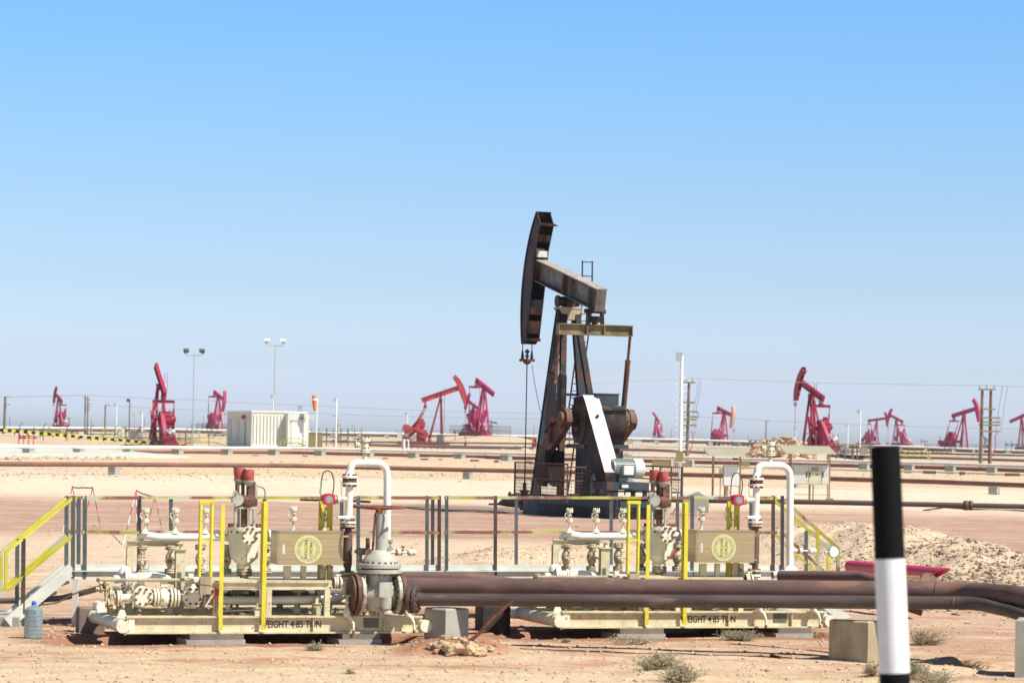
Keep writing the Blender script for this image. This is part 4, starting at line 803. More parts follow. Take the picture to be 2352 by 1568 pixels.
# ---------------------------------------------------------------- water bottle
p = gr(76, 1467); b = MB(); h = .5; pr = [(0, .10), (.008, .118), (.03, .124), (.05, .120)]
for k in range(6): z = .06+k*.047; pr += [(z, .119), (z+.012, .124), (z+.030, .124), (z+.042, .119)]
pr += [(.36, .124), (.39, .118), (.42, .085), (.435, .045), (.45, .03), (.465, .03)]
t = thing('water_bottle', 'big empty blue tinted water bottle standing by the concrete foot at left', 'bottle', (p.x, p.y, hz(p.x, p.y)))
b.lathe((0, 0, 0), Z_, pr, 28); b.build('bottle_body', M['bottle'], t); b = MB(); b.lathe((0, 0, .452), Z_, [(0, .032), (.03, .034), (.04, .03), (.05, .016)], 16); b.build('bottle_cap', M['bcap'], t)

# ---------------------------------------------------------------- access platforms with railings and stairs
def py_(px): return 41.2 + (px-190)*(45.9-41.2)/(1800-190)
def platform(lab, near, far, posts, fposts, stairs, beam):
    Z0 = 0; t = thing('access_platform', lab, 'platform', (0, 0, 0)); o = at((beam[0]+beam[1])/2, 1320, py_(beam[0])); t.location = (o.x, o.y, 0); O = Vector(t.location)
    def q(px, py, dy=0): return at(px, py, py_(px)+dy) - O
    for x0, x1, y in near:
        b = MB(); b.bar(q(x0, 1142), q(x1, 1143), .05, .05); b.build('handrail', M['yrust'], t); b = MB(); b.bar(q(x0, 1221.5), q(x1, 1222.5), .05, .045); b.build('mid_rail', M['yrust'], t)
    for x0, x1 in far:
        b = MB(); b.bar(q(x0, 1142, 1.05), q(x1, 1143, 1.05), .045, .045); b.build('handrail', M['yrust'], t); b = MB(); b.bar(q(x0, 1221, 1.05), q(x1, 1222, 1.05), .045, .045); b.build('mid_rail', M['yrust'], t)
    for x, m, y1 in posts: b = MB(); b.bar(q(x, 1138), q(x-.6, y1), .055, .055, up=(0, 1, 0)); b.build('rail_post', M[m], t)
    for x, m, y1 in fposts: b = MB(); b.bar(q(x, 1140, 1.05), q(x-.6, y1, 1.05), .055, .055, up=(0, 1, 0)); b.build('rail_post', M[m], t)
    x0, x1 = beam
    for dy in (0, 1.05):
        b = MB(); b.bar(q(x0, 1302, dy+.03), q(x1, 1303, dy+.03), .03, .085); b.build('toe_board', M['galvl'], t)
        b = MB(); b.bar(q(x0, 1320, dy+.02), q(x1, 1321, dy+.02), .05, .125); b.bar(q(x0, 1310.5, dy+.0), q(x1, 1311.5, dy+.0), .11, .012); b.build('side_beam', M['galvl'], t)
    b = MB(); z = q(x0, 1312).z; a, c = q(x0, 1312), q(x1, 1312); b.add([a+Vector((0, .04, 0)), c+Vector((0, .04, 0)), c+Vector((0, 1.04, 0)), a+Vector((0, 1.04, 0)), a+Vector((0, .04, .012)), c+Vector((0, .04, .012)), c+Vector((0, 1.04, .012)), a+Vector((0, 1.04, .012))], [(3, 2, 1, 0), (4, 5, 6, 7), (0, 1, 5, 4), (1, 2, 6, 5), (2, 3, 7, 6), (3, 0, 4, 7)]); b.build('deck', M['galvl'], t)
    for k in range(4):
        for dy in (.0, 1.05):
            x = x0+8+(x1-x0-16)*k/3; a = q(x, 1328, dy); b = MB(); b.bar((a.x, a.y, a.z), (a.x, a.y, -.1), .08, .08); b.build('support_leg', M['galvl'], t)
    for st in stairs: st(t, q)
    return t
def left_stair(t, q):
    for dy, dx in ((0, 0), (.95, -14)):
        b = MB(); b.bar(q(166+dx, 1304, dy), q(18+dx, 1430, dy), .05, .17); b.build('stair_stringer', M['galvl'], t)
        b = MB(); m = .055; b.tube([q(166+dx, 1144, dy), q(14+dx*.8, 1268, dy), q(14+dx*.8, 1356, dy), q(166+dx, 1229, dy)], .031, 4, fil=.02); b.build('stair_rail', M['ystair'], t)
        b = MB(); b.bar(q(54+dx, 1236, dy), q(53+dx, 1408, dy), .055, .055, up=(0, 1, 0)); b.build('rail_post', M['darkpost'] if dy == 0 else M['galv'], t)
    for k in range(5):
        f = (k+.5)/5; a = q(166-148*f, 1306+124*f, .03); b = MB(); b.box((a.x-.14, a.y, a.z-.02), (a.x+.10, a.y+.89, a.z+.02)); b.build('stair_tread', M['galvl'], t)
def right_stair(t, q):
    for dy, dx in ((0, 0), (.95, -22)):
        b = MB(); b.bar(q(1800+dx, 1310, dy), q(1945+dx, 1425, dy), .05, .17); b.build('stair_stringer', M['galvl'], t)
        b = MB(); b.tube([q(1798+dx, 1146, dy), q(1925+dx, 1258, dy), q(1925+dx, 1318, dy)], .036, 4, fil=.02); b.tube([q(1798+dx, 1224, dy), q(1900+dx, 1318, dy)], .034, 4); b.build('stair_rail', M['yrust'] if dx == 0 else M['ystair'], t)
        b = MB(); b.bar(q(1878+dx*1.2, 1218, dy), q(1878+dx*1.2, 1330, dy), .055, .055, up=(0, 1, 0)); b.build('rail_post', M['ystair'] if dx == 0 else M['galv'], t)
    for k in range(5):
        f = (k+.5)/5; a = q(1800+145*f, 1312+113*f, .03); b = MB(); b.box((a.x-.1, a.y, a.z-.02), (a.x+.14, a.y+.89, a.z+.02)); b.build('stair_tread', M['galvl'], t)
platform('galvanised platform behind the left skid with worn yellow rails and stairs at the left edge', [(189, 322, 0), (820, 1012, 0)], [(150, 1000)], [(168, 'galv', 1326), (195, 'galv', 1326), (320, 'darkpost', 1326), (823, 'galv', 1326), (981, 'galv', 1326), (1009, 'darkpost', 1326)], [(153, 'galv', 1302), (181, 'galv', 1302), (393, 'galv', 1302), (608, 'galv', 1302), (785, 'galv', 1302), (994, 'darkpost', 1302)], [left_stair], (166, 1010))
platform('galvanised platform behind the right skid with stairs descending to the right', [(1022, 1140, 0), (1588, 1784, 0)], [(1030, 1770)], [(1026, 'galv', 1326), (1138, 'darkpost', 1326), (1590, 'galv', 1326), (1776, 'darkpost', 1326), (1797, 'darkpost', 1326)], [(1186, 'galv', 1302), (1404, 'galv', 1302), (1556, 'galv', 1302), (1725, 'galv', 1302)], [right_stair], (1022, 1800))
block(18, 41.3, .55, 1.2, .16, 0, M['conc'], 'low concrete foot under the bottom of the left stairs')

# ---------------------------------------------------------------- tape trestles, hose, litter
def trestle(ap, feet, lab, cord):
    Y = 79; P = [at(*a, Y) for a in ap]; t = thing('barrier_trestle', lab, 'trestle', (P[0].x, Y, hz(P[0].x, Y)), 0, 'rod trestles beyond the left railing'); O = Vector(t.location)
    for a, b_ in zip(P, feet):
        for f in b_:
            p = a-O; q = gr(*f)-O; d = (q-p)
            for k in range(6): b = None
            b = MB()
            for k in range(6): b.mat(k % 2).cyl(p+d*(k/6), p+d*((k+1)/6), .013, n=6)
            b.build('rod', [M['redp'], M['cabw']], t)
    b = MB(); b.tube([at(*c, Y)-O for c in cord], .022, 6); b.build('cord', M['timber'], t)
trestle([(166, 1117), (213, 1119)], [[(144, 1222), (187, 1216)], [(190, 1205), (232, 1217)]], 'striped red and white rod stands joined by a cord, by the stairs top', [(166, 1117), (175, 1120), (190, 1119), (205, 1120), (213, 1119)])
trestle([(313, 1125), (356, 1141)], [[(283, 1250), (315, 1240)], [(335, 1217), (372, 1216)]], 'striped rod stands with drooping cord right of the first railing panel', [(313, 1125), (320, 1130), (330, 1134), (345, 1138), (356, 1141)])
b = MB(); pts = [(-30, 1379, 42.5), (60, 1378, 42.3), (140, 1373, 42), (200, 1358, 41.2), (235, 1348, 40.6), (300, 1360, 40.5)]; b.tube([at(*p) for p in pts], .045, 10, fil=.3); tag(recentre(b.build('hose', M['hose'])), 'thick grey hose lying behind the left stairs', 'hose')
b = MB(); pts = [(100, 1388, 41), (135, 1382, 40.8), (165, 1365, 40.6), (200, 1352, 40.4)]; b.tube([at(*p) for p in pts], .012, 6, fil=.3); tag(recentre(b.build('cable', M['cabr'])), 'thin tan cable over the grey hose', 'cable')
def flat_tube(pts, r, mt, name, lab, cat):
    P = []
    for px, py in pts: g = gr(px, py); g.z = hz(g.x, g.y)+r*.9; P.append(g)
    b = MB(); b.tube(P, r, 6, fil=.1); return tag(recentre(b.build(name, mt)), lab, cat)
flat_tube([(690, 1148), (720, 1149), (790, 1152), (850, 1155)], .05, M['rubber'], 'cable', 'black cable lying on the pink ground behind the left skid', 'cable')
flat_tube([(1252+870, 1172), (2170, 1166), (2235, 1171), (2352, 1174)], .04, M['rubber'], 'cable', 'dark cable on the ground under the flanged pipe at right', 'cable')
flat_tube([(1770, 1507), (1782, 1509), (1795, 1511)], .018, M['rodr'], 'rusty_rod', 'short piece of rusty metal lying on the sand right of centre', 'scrap')
flat_tube([(1835, 1466), (1870, 1462), (1925, 1466)], .008, M['hose'], 'wire', 'loose pale wire on the ground beside the tall concrete block', 'wire')
p = gr(948, 1466); b = MB(); b.prism([(-.08, 0), (.09, .01), (.05, .06), (-.03, .09)], lambda a, c, w: Vector((a, w, c)), -.05, .05); o = b.build('bag_scrap', M['motor']); o.location = (p.x, p.y, hz(p.x, p.y)-.01); tag(o, 'crumpled grey green scrap on the ground under the right end of the left skid', 'scrap')
p = gr(1120, 1283); 
# ---------------------------------------------------------------- pumpjacks
def V3(x, y, z): return Vector((x, y, z))
def pumpjack(name, label, px, by, Y, yaw, tilt=12, head=True, P=None, sc=1.0, cage=True, crank=-28, group='pumpjacks on the oil field', bridle=True, eq='pjolive', z=None, full=False):
    """local +x points to the well; yaw = heading of +x, degrees from world +x"""
    p = at(px, by, Y); z = p.z if z is None else z
    t = thing(name, label, 'pumpjack', (p.x, Y, z), R(yaw), group, sc)
    leg, beam, rust, hd, dark, blue = P['leg'], P['beam'], P['rust'], P['head'], P['dark'], P['blue']
    # base
    if full: b = MB(); b.box((-7.3, -.95, -.2), (1.6, .95, .38)); b.build('base_block', P['base'], t)
    else:
        b = MB(); b.box((-7.3, -.95, .0), (1.6, .95, .38)); b.build('base_block', P['base'], t)
        b = MB(); x0, x1, yy, e = -8.5, 6.0, 3.2, 7.0; b.add([(x0-e, -yy-e, -1.7), (x1+e, -yy-e, -1.7), (x1+e, yy+e, -1.7), (x0-e, yy+e, -1.7), (x0, -yy, .005), (x1, -yy, .005), (x1, yy, .005), (x0, yy, .005)], [(3, 2, 1, 0), (4, 5, 6, 7), (0, 1, 5, 4), (1, 2, 6, 5), (2, 3, 7, 6), (3, 0, 4, 7)]); b.build('earth_pad', M['pad'], t)
    b = MB()
    for y in (-.75, .75): b.ibeam((-7.1, y, .56), (1.5, y, .56), .22, .36, .04)
    for x in (-6.9, -5.0, -3.9, -2.2, -.4, 1.3): b.box((x-.1, -.63, .42), (x+.1, .63, .66))
    b.build('base_frame', blue, t)
    # samson post
    zt = 7.90
    for s in (1, -1):
        b = MB(); b.ibeam((.35, s*1.12, .72), (.05, s*.30, zt), .30, .26, .035, up=(1, 0, 0)); b.build('samson_leg', leg, t)
        b = MB(); b.ibeam((-1.9, s*.95, .72), (-.15, s*.25, zt), .22, .2, .03, up=(1, 0, 0)); b.build('samson_leg', dark, t)
    b = MB(); b.bar((.25, -.95, 2.6), (.25, .95, 2.6), .1, .1); b.bar((.18, -.72, 4.6), (.18, .72, 4.6), .1, .1); b.bar((-1.4, -.75, 2.6), (.2, -.98, 2.6), .08, .08); b.bar((-1.4, .75, 2.6), (.2, .98, 2.6), .08, .08); b.build('cross_brace', dark, t)
    b = MB(); b.box((-.32, -.50, zt), (.30, .50, zt+.07)); b.prism([(-.48, zt-.001), (.48, zt-.001), (.25, zt-.42), (-.25, zt-.42)], lambda a, c, w: V3(w, a, c), -.30, -.26); b.prism([(-.48, zt-.001), (.48, zt-.001), (.25, zt-.42), (-.25, zt-.42)], lambda a, c, w: V3(w, a, c), .22, .26); b.build('post_cap', P['cap'], t)
    piv = V3(0, 0, 8.27); b = MB(); b.cyl((0, -.42, 8.20), (0, .42, 8.20), .19, n=16); b.box((-.22, -.2, zt+.07), (.22, .2, 8.35)); b.cyl((0, .419, 8.20), (0, .50, 8.20), .24, n=12); b.build('saddle_bearing', dark, t)
    # walking beam
    a = R(tilt); d = V3(math.cos(a), 0, math.sin(a)); u = V3(-math.sin(a), 0, math.cos(a)); q0 = piv+u*.56-d*3.25; q1 = piv+u*.56+d*3.75
    b = MB(); b.ibeam(q0, q1, .42, .84, .04); b.mat(1).bar(q0+u*.438, q1+u*.438, .46, .03, up=u); b.mat(0).bar(q0+d*.02-u*.37, q0+d*.02+u*.37, .40, .03, up=d)
    for x in (-2.4, -.45, .35, 3.6): b.bar(piv+u*.17+d*x, piv+u*.95+d*x, .40, .03, up=d)
    wb = b.build('walking_beam', [beam, P.get('top', beam)], t)
    if full:
        for txt, x, sz in (('KL2', 1.15, .34), ('NO 8', -1.35, .38)):
            b = MB(); c = piv+u*.62+d*x
            text_on(b, txt, sz, lambda q, c=c: c + V3(0, .021+0.0, 0) + d*(-q.x) + u*q.y); b.build('beam_lettering', M['stain'], wb, smooth=False)
    # horsehead
    Rh = 4.35
    if head:
        def hp(r, th): return piv + d*(r*(1-(1-math.cos(th))*.72)) + u*(r*math.sin(th))
        n = 14; t0, t1 = R(-35), R(41.5); arc = [hp(Rh, t0+(t1-t0)*i/n) for i in range(n+1)]; inn = [hp(Rh-.62, t1), piv+d*(Rh-.98)+u*1.3, piv+d*(Rh-1.0)+u*-.2, hp(Rh-.42, t0)]
        poly = arc+inn; b = MB()
        for y0, y1 in ((-.29, -.26), (.26, .29)):
            b.add([v+Y_*y0 for v in poly]+[v+Y_*y1 for v in poly], [tuple(range(len(poly))), tuple(reversed(range(len(poly), 2*len(poly))))]+[(i, len(poly)+i, len(poly)+(i+1) % len(poly), (i+1) % len(poly)) for i in range(len(poly))])
        for i in range(n): b.add([arc[i]-Y_*.33, arc[i+1]-Y_*.33, arc[i+1]+Y_*.33, arc[i]+Y_*.33, arc[i]-Y_*.33+(arc[i]-piv).normalized()*.03, arc[i+1]-Y_*.33+(arc[i+1]-piv).normalized()*.03, arc[i+1]+Y_*.33+(arc[i+1]-piv).normalized()*.03, arc[i]+Y_*.33+(arc[i]-piv).normalized()*.03], [(0, 3, 2, 1), (4, 5, 6, 7), (0, 1, 5, 4), (2, 3, 7, 6)])
        for k in (0, 3): b.bar(inn[k]-Y_*.34, inn[k]+Y_*.34, .5 if k == 0 else .1, .05, up=u if k == 0 else d)
        m0 = inn[1].lerp(inn[0], .5); b.bar(m0-Y_*.255, m0+Y_*.255, .05, .3, up=u); m1 = inn[2].lerp(inn[3], .35); m2 = inn[2].lerp(inn[3], .75); b.bar(m1-Y_*.255, m1+Y_*.255, .04, .6, up=u); b.bar(m2-Y_*.255, m2+Y_*.255, .04, .5, up=u)
        b.build('horsehead', hd, t)
        if full: b = MB(); b.cbox(piv+d*(Rh-.95)+u*1.22, (.3, .4, .25)); b.cyl(piv+d*(Rh-.7)+u*1.3-Y_*.2, piv+d*(Rh-.7)+u*1.3+Y_*.2, .12); b.build('head_latch', M['pjpale'], t); b = MB(); b.bar(hp(Rh, R(-3)), hp(Rh+.45, R(-3)), .05, .05); b.build('stop_bar', rust, t)
        if bridle:
            x = Rh+.06; zb = arc[0].z; b = MB(); zc = zb-.62
            for y in (-.20, .20): b.cyl((x, y, zb+.1), (x, y, zc), .022, n=6); b.lathe((x, y, zc), Z_, [(0, .07), (.12, .065), (.34, .035), (.38, .02)], 8)
            b.build('bridle', dark, t); b = MB(); b.cbox((x, 0, zc-.03), (.16, .62, .10)); b.cyl((x, 0, zc-.16), (x, 0, zc+.42), .05, n=8); b.cyl((x, 0, zc+.1), (x, 0, zc+.18), .09, n=8); b.cbox((x, 0, zc+.32), (.13, .16, .09)); b.lathe((x, 0, zc-.20), Z_, [(0, .06), (.06, .15), (.12, .17)], 10); b.build('carrier_bar', rust, t)
            b = MB(); b.cyl((x, 0, .9 if full else .1), (x, 0, zc), .024 if full else .035, n=6); b.build('polished_rod', M['black'] if full else dark, t)
    # equaliser and pitmans
    tl = piv+d*-2.9; ze = tl.z-.62; xe = tl.x+.1; b = MB(); b.ibeam((xe, -1.52, ze), (xe, 1.52, ze), .30, .42, .035)
    for y in (-1.5, -.35, .35, 1.5): b.box((xe-.14, y-.015, ze-.17), (xe+.14, y+.015, ze+.17))
    b.build('equaliser', P['eq'], t)
    b = MB(); top = tl.z+.14
    for y in (-.30, .30): b.bar((xe-.02, y, ze+.212), (xe, y*.9, top+.04), .09, .22, up=X_)
    b.cbox((xe, 0, ze+.40), (.30, .42, .24)); b.cyl((xe, -.42, top-.05), (xe, .42, top-.05), .09, n=10); b.cyl((xe, 0, ze+.21), (xe, 0, ze+.52), .12, n=10); b.build('tail_bearing', dark, t)
    ca = R(crank); S = V3(-3.2, 0, 3.6); dc = V3(math.cos(ca), 0, math.sin(ca)); uc = V3(-dc.z, 0, dc.x); pin = S+dc*1.42
    for s in (1, -1):
        y = s*1.46; b = MB(); pt = V3(xe, y, ze-.22); pb = pin+Y_*y; mid = pt.lerp(pb, .25); b.cyl(pt, mid, .06, n=8); b.cyl(mid, pb, .105, n=10); b.cyl(mid+(pt-mid).normalized()*.1, mid, .12, n=8); b.cbox((pb.x, pb.y, pb.z), (.3, .2, .34)); b.build('pitman_arm', rust, t)
        y = s*1.30; b = MB(); o = Y_*y
        b.prism([(-.35, -.30), (-.45, 0), (-.35, .30), (0, .36), (3.0, .30), (3.0, -.30), (0, -.36)], lambda a_, c_, w: S+dc*a_+uc*c_+Y_*w, y-.11, y+.11); b.cyl(S+Y_*(y-.16*s), S+Y_*(y+.22*s), .26, n=16); cr = b.build('crank', P['crank'], t)
        yo = y+s*.02; b = MB()
        for w0, w1 in ((y-.30, y-.112), (y+.112, y+.30)):
            if not (full and s < 0): b.prism([(.7, .30), (-.25, 1.8), (-.1, 2.1), (.2, 2.0), (1.5, .30)], lambda a_, c_, w: S+dc*a_+uc*c_+Y_*w, w0, w1)
            b.prism([(1.7, -.30), (2.2, -1.3), (2.6, -1.4), (3.1, -.9), (2.9, -.29)], lambda a_, c_, w: S+dc*a_+uc*c_+Y_*w, w0, w1)
        b.build('counterweight', P['cw'], t)
    # gear box on its pedestal, motor, belt guard
    b = MB(); b.prism([(-.75, 4.15), (.55, 4.15), (.62, 3.6), (.55, 3.1), (.25, 2.72), (-.45, 2.72), (-.75, 3.1), (-.85, 3.6)], lambda a_, c_, w: V3(-3.25+a_, w, c_), -.80, .85)
    b.cyl((-3.2, -1.16, 3.6), (-3.2, -.801, 3.6), .42, n=18); b.cyl((-3.2, .851, 3.6), (-3.2, 1.15, 3.6), .16, n=14)
    b.box((-4.15, -.84, 3.98), (-2.6, .89, 4.05)); b.build('gearbox', P['gear'], t)
    b = MB(); b.box((-3.9, -.55, 4.16), (-2.9, .35, 4.60)); b.box((-3.93, -.58, 4.57), (-2.87, .38, 4.61)); b.build('gearbox_cover', blue, t)
    b = MB(); b.box((-4.0, -.55, .75), (-2.4, -.50, 2.71)); b.box((-4.0, .5, .75), (-2.4, .55, 2.71)); b.box((-4.0, -.498, .75), (-3.95, .498, 2.71)); b.box((-3.0, -.498, .75), (-2.95, .498, 2.71)); b.box((-4.12, -.9, 2.55), (-2.3, .9, 2.70)); b.build('pedestal', blue, t)
    b = MB(); b.cyl((-3.2, -1.48, 3.6), (-3.2, -1.20, 3.6), .34, n=16); b.build('crank_hub', P['crank'], t); b = MB(); b.cyl((-3.2, 1.38, 3.6), (-3.2, 1.55, 3.6), .30, n=16); b.build('crank_hub', P['crank'], t)
    b = MB(); g0, g1 = .28, .82
    b.prism([(-2.75, 4.45), (-3.75, 4.50), (-3.95, 4.32), (-6.05, 1.65), (-6.05, 1.30), (-5.6, 1.2), (-5.2, 1.4), (-2.8, 3.1), (-2.75, 3.9)], lambda a_, c_, w: V3(a_, w, c_), g0, g1); bg_ = b.build('belt_guard', dark, t)
    if full:
        b = MB(); pr = [(-3.0, 4.462), (-3.75, 4.502), (-3.953, 4.322), (-6.03, 1.68)]
        for (x0, z0), (x1, z1) in zip(pr[:-1], pr[1:]):
            dd = V3(x1-x0, 0, z1-z0).normalized(); nn = V3(dd.z, 0, -dd.x); nn = nn if nn.x < 0 or nn.z > 0 else -nn
            if nn.z < 0: nn = -nn
            b.add([V3(x0, g0-.03, z0)+nn*.002, V3(x1, g0-.03, z1)+nn*.002, V3(x1, g1+.03, z1)+nn*.002, V3(x0, g1+.03, z0)+nn*.002, V3(x0, g0-.03, z0)+nn*.03, V3(x1, g0-.03, z1)+nn*.03, V3(x1, g1+.03, z1)+nn*.03, V3(x0, g1+.03, z0)+nn*.03], [(0, 1, 2, 3), (7, 6, 5, 4), (0, 4, 5, 1), (1, 5, 6, 2), (2, 6, 7, 3), (3, 7, 4, 0)])
        b.build('guard_cover', M['pjpale'], bg_)
        b = MB(); k = V3(-4.45, .55, 3.70); b.cyl(k, k+V3(-.10, 0, .07), .06, n=10); b.build('inspection_plug', M['ink'], bg_)
    b = MB(); c = V3(-5.75, -.02, 1.83); b.cyl(c+Y_*.48, c-Y_*.35, .33, n=22)
    for k in range(26): th = 2*math.pi*k/26; o = V3(math.cos(th), 0, math.sin(th)); b.bar(c+Y_*.42+o*.345, c-Y_*.33+o*.345, .02, .05, up=o)
    b.cbox((-5.75, .1, 1.42), (.5, .8, .14)); mo = b.build('motor', P['motor'], t)
    b = MB(); b.lathe(c-Y_*.35, -Y_, [(0, .37), (.34, .37), (.40, .28)], 22); b.build('fan_cowl', P['motorw'], mo)
    b = MB(); b.box((c.x-.58, c.y-.16, c.z-.22), (c.x-.34, c.y+.22, c.z+.12)); b.build('terminal_box', P['motorw'], mo)
    b = MB(); b.box((-6.45, -.75, 1.05), (-5.1, .92, 1.34)); b.box((-6.5, -.1, 1.08), (-6.451, .4, 1.3))
    for x, y in ((-6.3, -.65), (-5.2, -.65), (-6.3, .8), (-5.2, .8)): b.box((x-.07, y-.07, .75), (x+.07, y+.07, 1.05))
    b.bar((-5.1, .2, .8), (-4.2, .2, 1.25), .12, .1); mb = b.build('motor_mount', blue, t)
    if full: MB().box((-6.513, .1, 1.14), (-6.5015, .35, 1.25)).build('name_plate', M['cabw'], mb)
    # ladder
    b = MB(); L0, L1 = V3(.72, -.2, .8), V3(.55, -.98, 7.9); sd_ = V3(0, 1, 0)*.21
    for s in (-1, 1): b.bar(L0+sd_*s, L1+sd_*s, .035, .05); b.bar(L1+sd_*s, L1+sd_*s+Z_*1.95, .035, .05)
    for k in range(26): c = L0.lerp(L1, (k+.5)/26); b.cyl(c-sd_, c+sd_, .016, n=6)
    for dz in (.75, 1.35, 1.9): b.cyl(L1-sd_+Z_*dz, L1+sd_+Z_*dz, .02, n=6)
    b.build('ladder', dark, t)
    # wellhead
    if head and (full or sc > .9):
        x = Rh+.06; b = MB(); b.lathe((x, 0, 0), Z_, [(-.2, .2), (.3, .2), (.32, .28), (.4, .28), (.42, .14), (.7, .14), (.72, .2), (.8, .2), (.82, .08), (1.1, .08)], 14); b.cyl((x, -.6, .58), (x, .6, .58), .08, n=10); b.cyl((x, .6, .58), (x, .66, .58), .15, n=10); b.build('wellhead', dark, t)
    if cage:
        def panel(p, q, z0, z1, nm='cage_panel', mesh=True, dense=.13):
            p, q = Vector(p), Vector(q); b = MB()
            for z in (z0, z1, (z0+z1)/2): b.bar(p+Z_*z, q+Z_*z, .05, .05)
            for f in (0, .5, 1): m = p.lerp(q, f); b.bar(m+Z_*(z0-.2), m+Z_*z1, .05, .05, up=(0, 1, 0))
            fr = b.build(nm, P['cage'], t)
            if mesh:
                b = MB(); n = max(4, int((q-p).length/dense)); nn = (q-p).normalized().cross(Z_)*.012
                for i in range(1, n): m = p.lerp(q, i/n)+nn; b.bar(m+Z_*z0, m+Z_*z1, .014, .014, up=(0, 1, 0))
                for i in range(1, int((z1-z0)/dense)): b.bar(p+Z_*(z0+i*dense)+nn*1.5, q+Z_*(z0+i*dense)+nn*1.5, .014, .014)
                b.build('wire_mesh', P['cage'], fr)
        if full:
            panel((.5, 1.9, 0), (-5.0, 1.9, 0), .75, 1.95); panel((-5.02, 1.9, 0), (-5.02, .35, 0), .85, 1.85)
            panel((-5.5, -1.6, 0), (-4.6, -2.9, 0), .95, 1.9); panel((-4.5, -2.9, 0), (-.5, -2.3, 0), .95, 1.9, mesh=False); b = MB(); b.bar((-5.6, -1.6, .98), (-5.2, .3, .98), .06, .06); b.bar((-5.6, -1.6, .55), (-5.2, .3, .55), .05, .05); b.build('guard_rail', P['cage'], t)
        else:
            panel((5.4, 2.6, 0), (-7.5, 2.6, 0), .1, 1.8, dense=.3); panel((5.4, -2.6, 0), (-7.5, -2.6, 0), .1, 1.8, dense=.3); panel((-7.5, -2.6, 0), (-7.5, 2.6, 0), .1, 1.8, dense=.3); panel((5.4, -2.6, 0), (5.4, 2.6, 0), .1, 1.8, dense=.3)
    return t
PM = dict(leg=M['pjblue'], beam=M['pjgrey'], rust=M['pjrust'], head=M['pjdark'], dark=M['pjdark'], blue=M['pjblue'], base=M['pjdark'], cap=M['conco'], top=M['dusty'], eq=M['pjolive'], crank=M['pjrust'], cw=M['pjdark'], gear=M['gearbox'], motor=M['motor'], motorw=M['motorw'], cage=M['cage'])  # M['dusty']: dust and painted sunlight on the beam's top face
mp = gr(1310, 1179)
main = pumpjack('pumpjack', 'large blackened rusty pumpjack with white belt guard in the centre, nearest of all', 1297, 1179, mp.y, 110.5, 12.6, P=PM, full=True, z=0, crank=-31)
q = main.location
for (x, y, z, s, lab) in ((4.4, 2.9, .0, .5, 'pale grey box beside the wellhead of the black pumpjack'),):
    b = MB(); b.box((-.28, -.28, -.05), (.28, .28, .55)); b.box((-.3, -.3, .55), (.3, .3, .58)); o = b.build('steel_box', M['galv']); o.location = at(1218, 1168, q.y-2); o.location.z = 0; tag(o, 'small grey box standing at the left foot of the black pumpjack', 'box')
b = MB(); b.tube([(-.9, 0, .12), (-.5, 0, .14), (-.2, 0, .25), (.35, 0, .25), (.5, 0, .2)], [.04, .05, .22, .26, .2], 12); b.tube([(-.2, .1, .3), (0, 0, .5), (.2, 0, .45)], .03, 6); o = b.build('oil_soaked_pump', M['rubber']); g_ = gr(1172, 1166); o.location = (g_.x, g_.y, hz(g_.x, g_.y)); tag(o, 'black oily lump lying on the dark ground left of the black pumpjack', 'scrap')
b = MB(); b.cyl((-.7, 0, .35), (.7, 0, .35), .3, n=20); b.cbox((-1.0, -.05, .25), (.25, .5, .55)); o = b.build('rusty_drum', M['pjrust']); g_ = at(1478, 1172, q.y-6); o.location = (g_.x, g_.y, 0); tag(o, 'rusty horizontal drum at the right foot of the black pumpjack', 'drum')
def redP(k, **kw):
    m = M['r'+k]; d = dict(leg=m, beam=m, rust=m, head=m, dark=m, blue=m, base=m, cap=m, eq=m, crank=m, cw=m, gear=m, motor=M['motor'], motorw=M['motorw'], cage=M['cage']); d.update(kw); return d
# px of the samson post, base y, top y, heading etc.
TOPH = 11.6
def rp(label, px, by, ty, yaw, tilt, head, k, cage=False, crank=-24, P=None, extra=1.0, name='pumpjack'):
    th = TOPH if head else 8.7+3.6*math.sin(R(tilt))+.5
    D = FL*th/(by-ty)*extra
    return pumpjack(name, label, px, by, D, yaw, tilt, head, P or redP(k), 1.0, cage, crank)
rp('small red pumpjack far left with dark equaliser, head raised to the left', 133, 981, 892, 118, 20, True, 'a', P=redP('a', eq=M['green']))
rp('red pumpjack at left inside a cage fence, its beam without a horsehead', 364, 1022, 832, 111, 36, False, 'a', cage=True, crank=-60)
rp('pink pumpjack behind the fence left of the white shed, its head on the right', 500, 990, 882, -62, -17, True, 'b', cage=True, crank=-75)
rp('red pumpjack seen from the side with its head up on the right', 1010, 1024, 868, 8, 20, True, 'c', crank=-150)
rp('pink pumpjack with its head at left, behind the side on red one', 1086, 1000, 908, 124, 23, True, 'b', crank=-24)
rp('pink pumpjack with headless beam, between the side on one and the rod string', 1109, 1001, 900, -60, -22, False, 'b', cage=True, crank=-60)
rp('green pumpjack frame sunk low behind the pink ones', 1128, 1004, 965, -20, -12, False, 'b', P=redP('b', **{k_: M['greenpj'] for k_ in ('leg', 'beam', 'rust', 'head', 'dark', 'blue', 'base', 'cap', 'eq', 'crank', 'cw', 'gear')}), extra=1.15)
rp('tiny red pumpjack with headless beam just right of the black pumpjack', 1506, 1008, 945, 114, 32, False, 'b')
rp('rose pumpjack with a tan horsehead behind the cabinet roof', 1662, 1030, 918, -62, -15, True, 'b', P=redP('b', head=M['tanhead']), crank=-100)
rp('dark red pumpjack right of the boulders with its head high at left', 1862, 1036, 853, 116, 22, True, 'a', crank=-50)
rp('tiny pink pumpjack above the marker post with its head at right', 2013, 1022, 945, -30, 8, True, 'b')
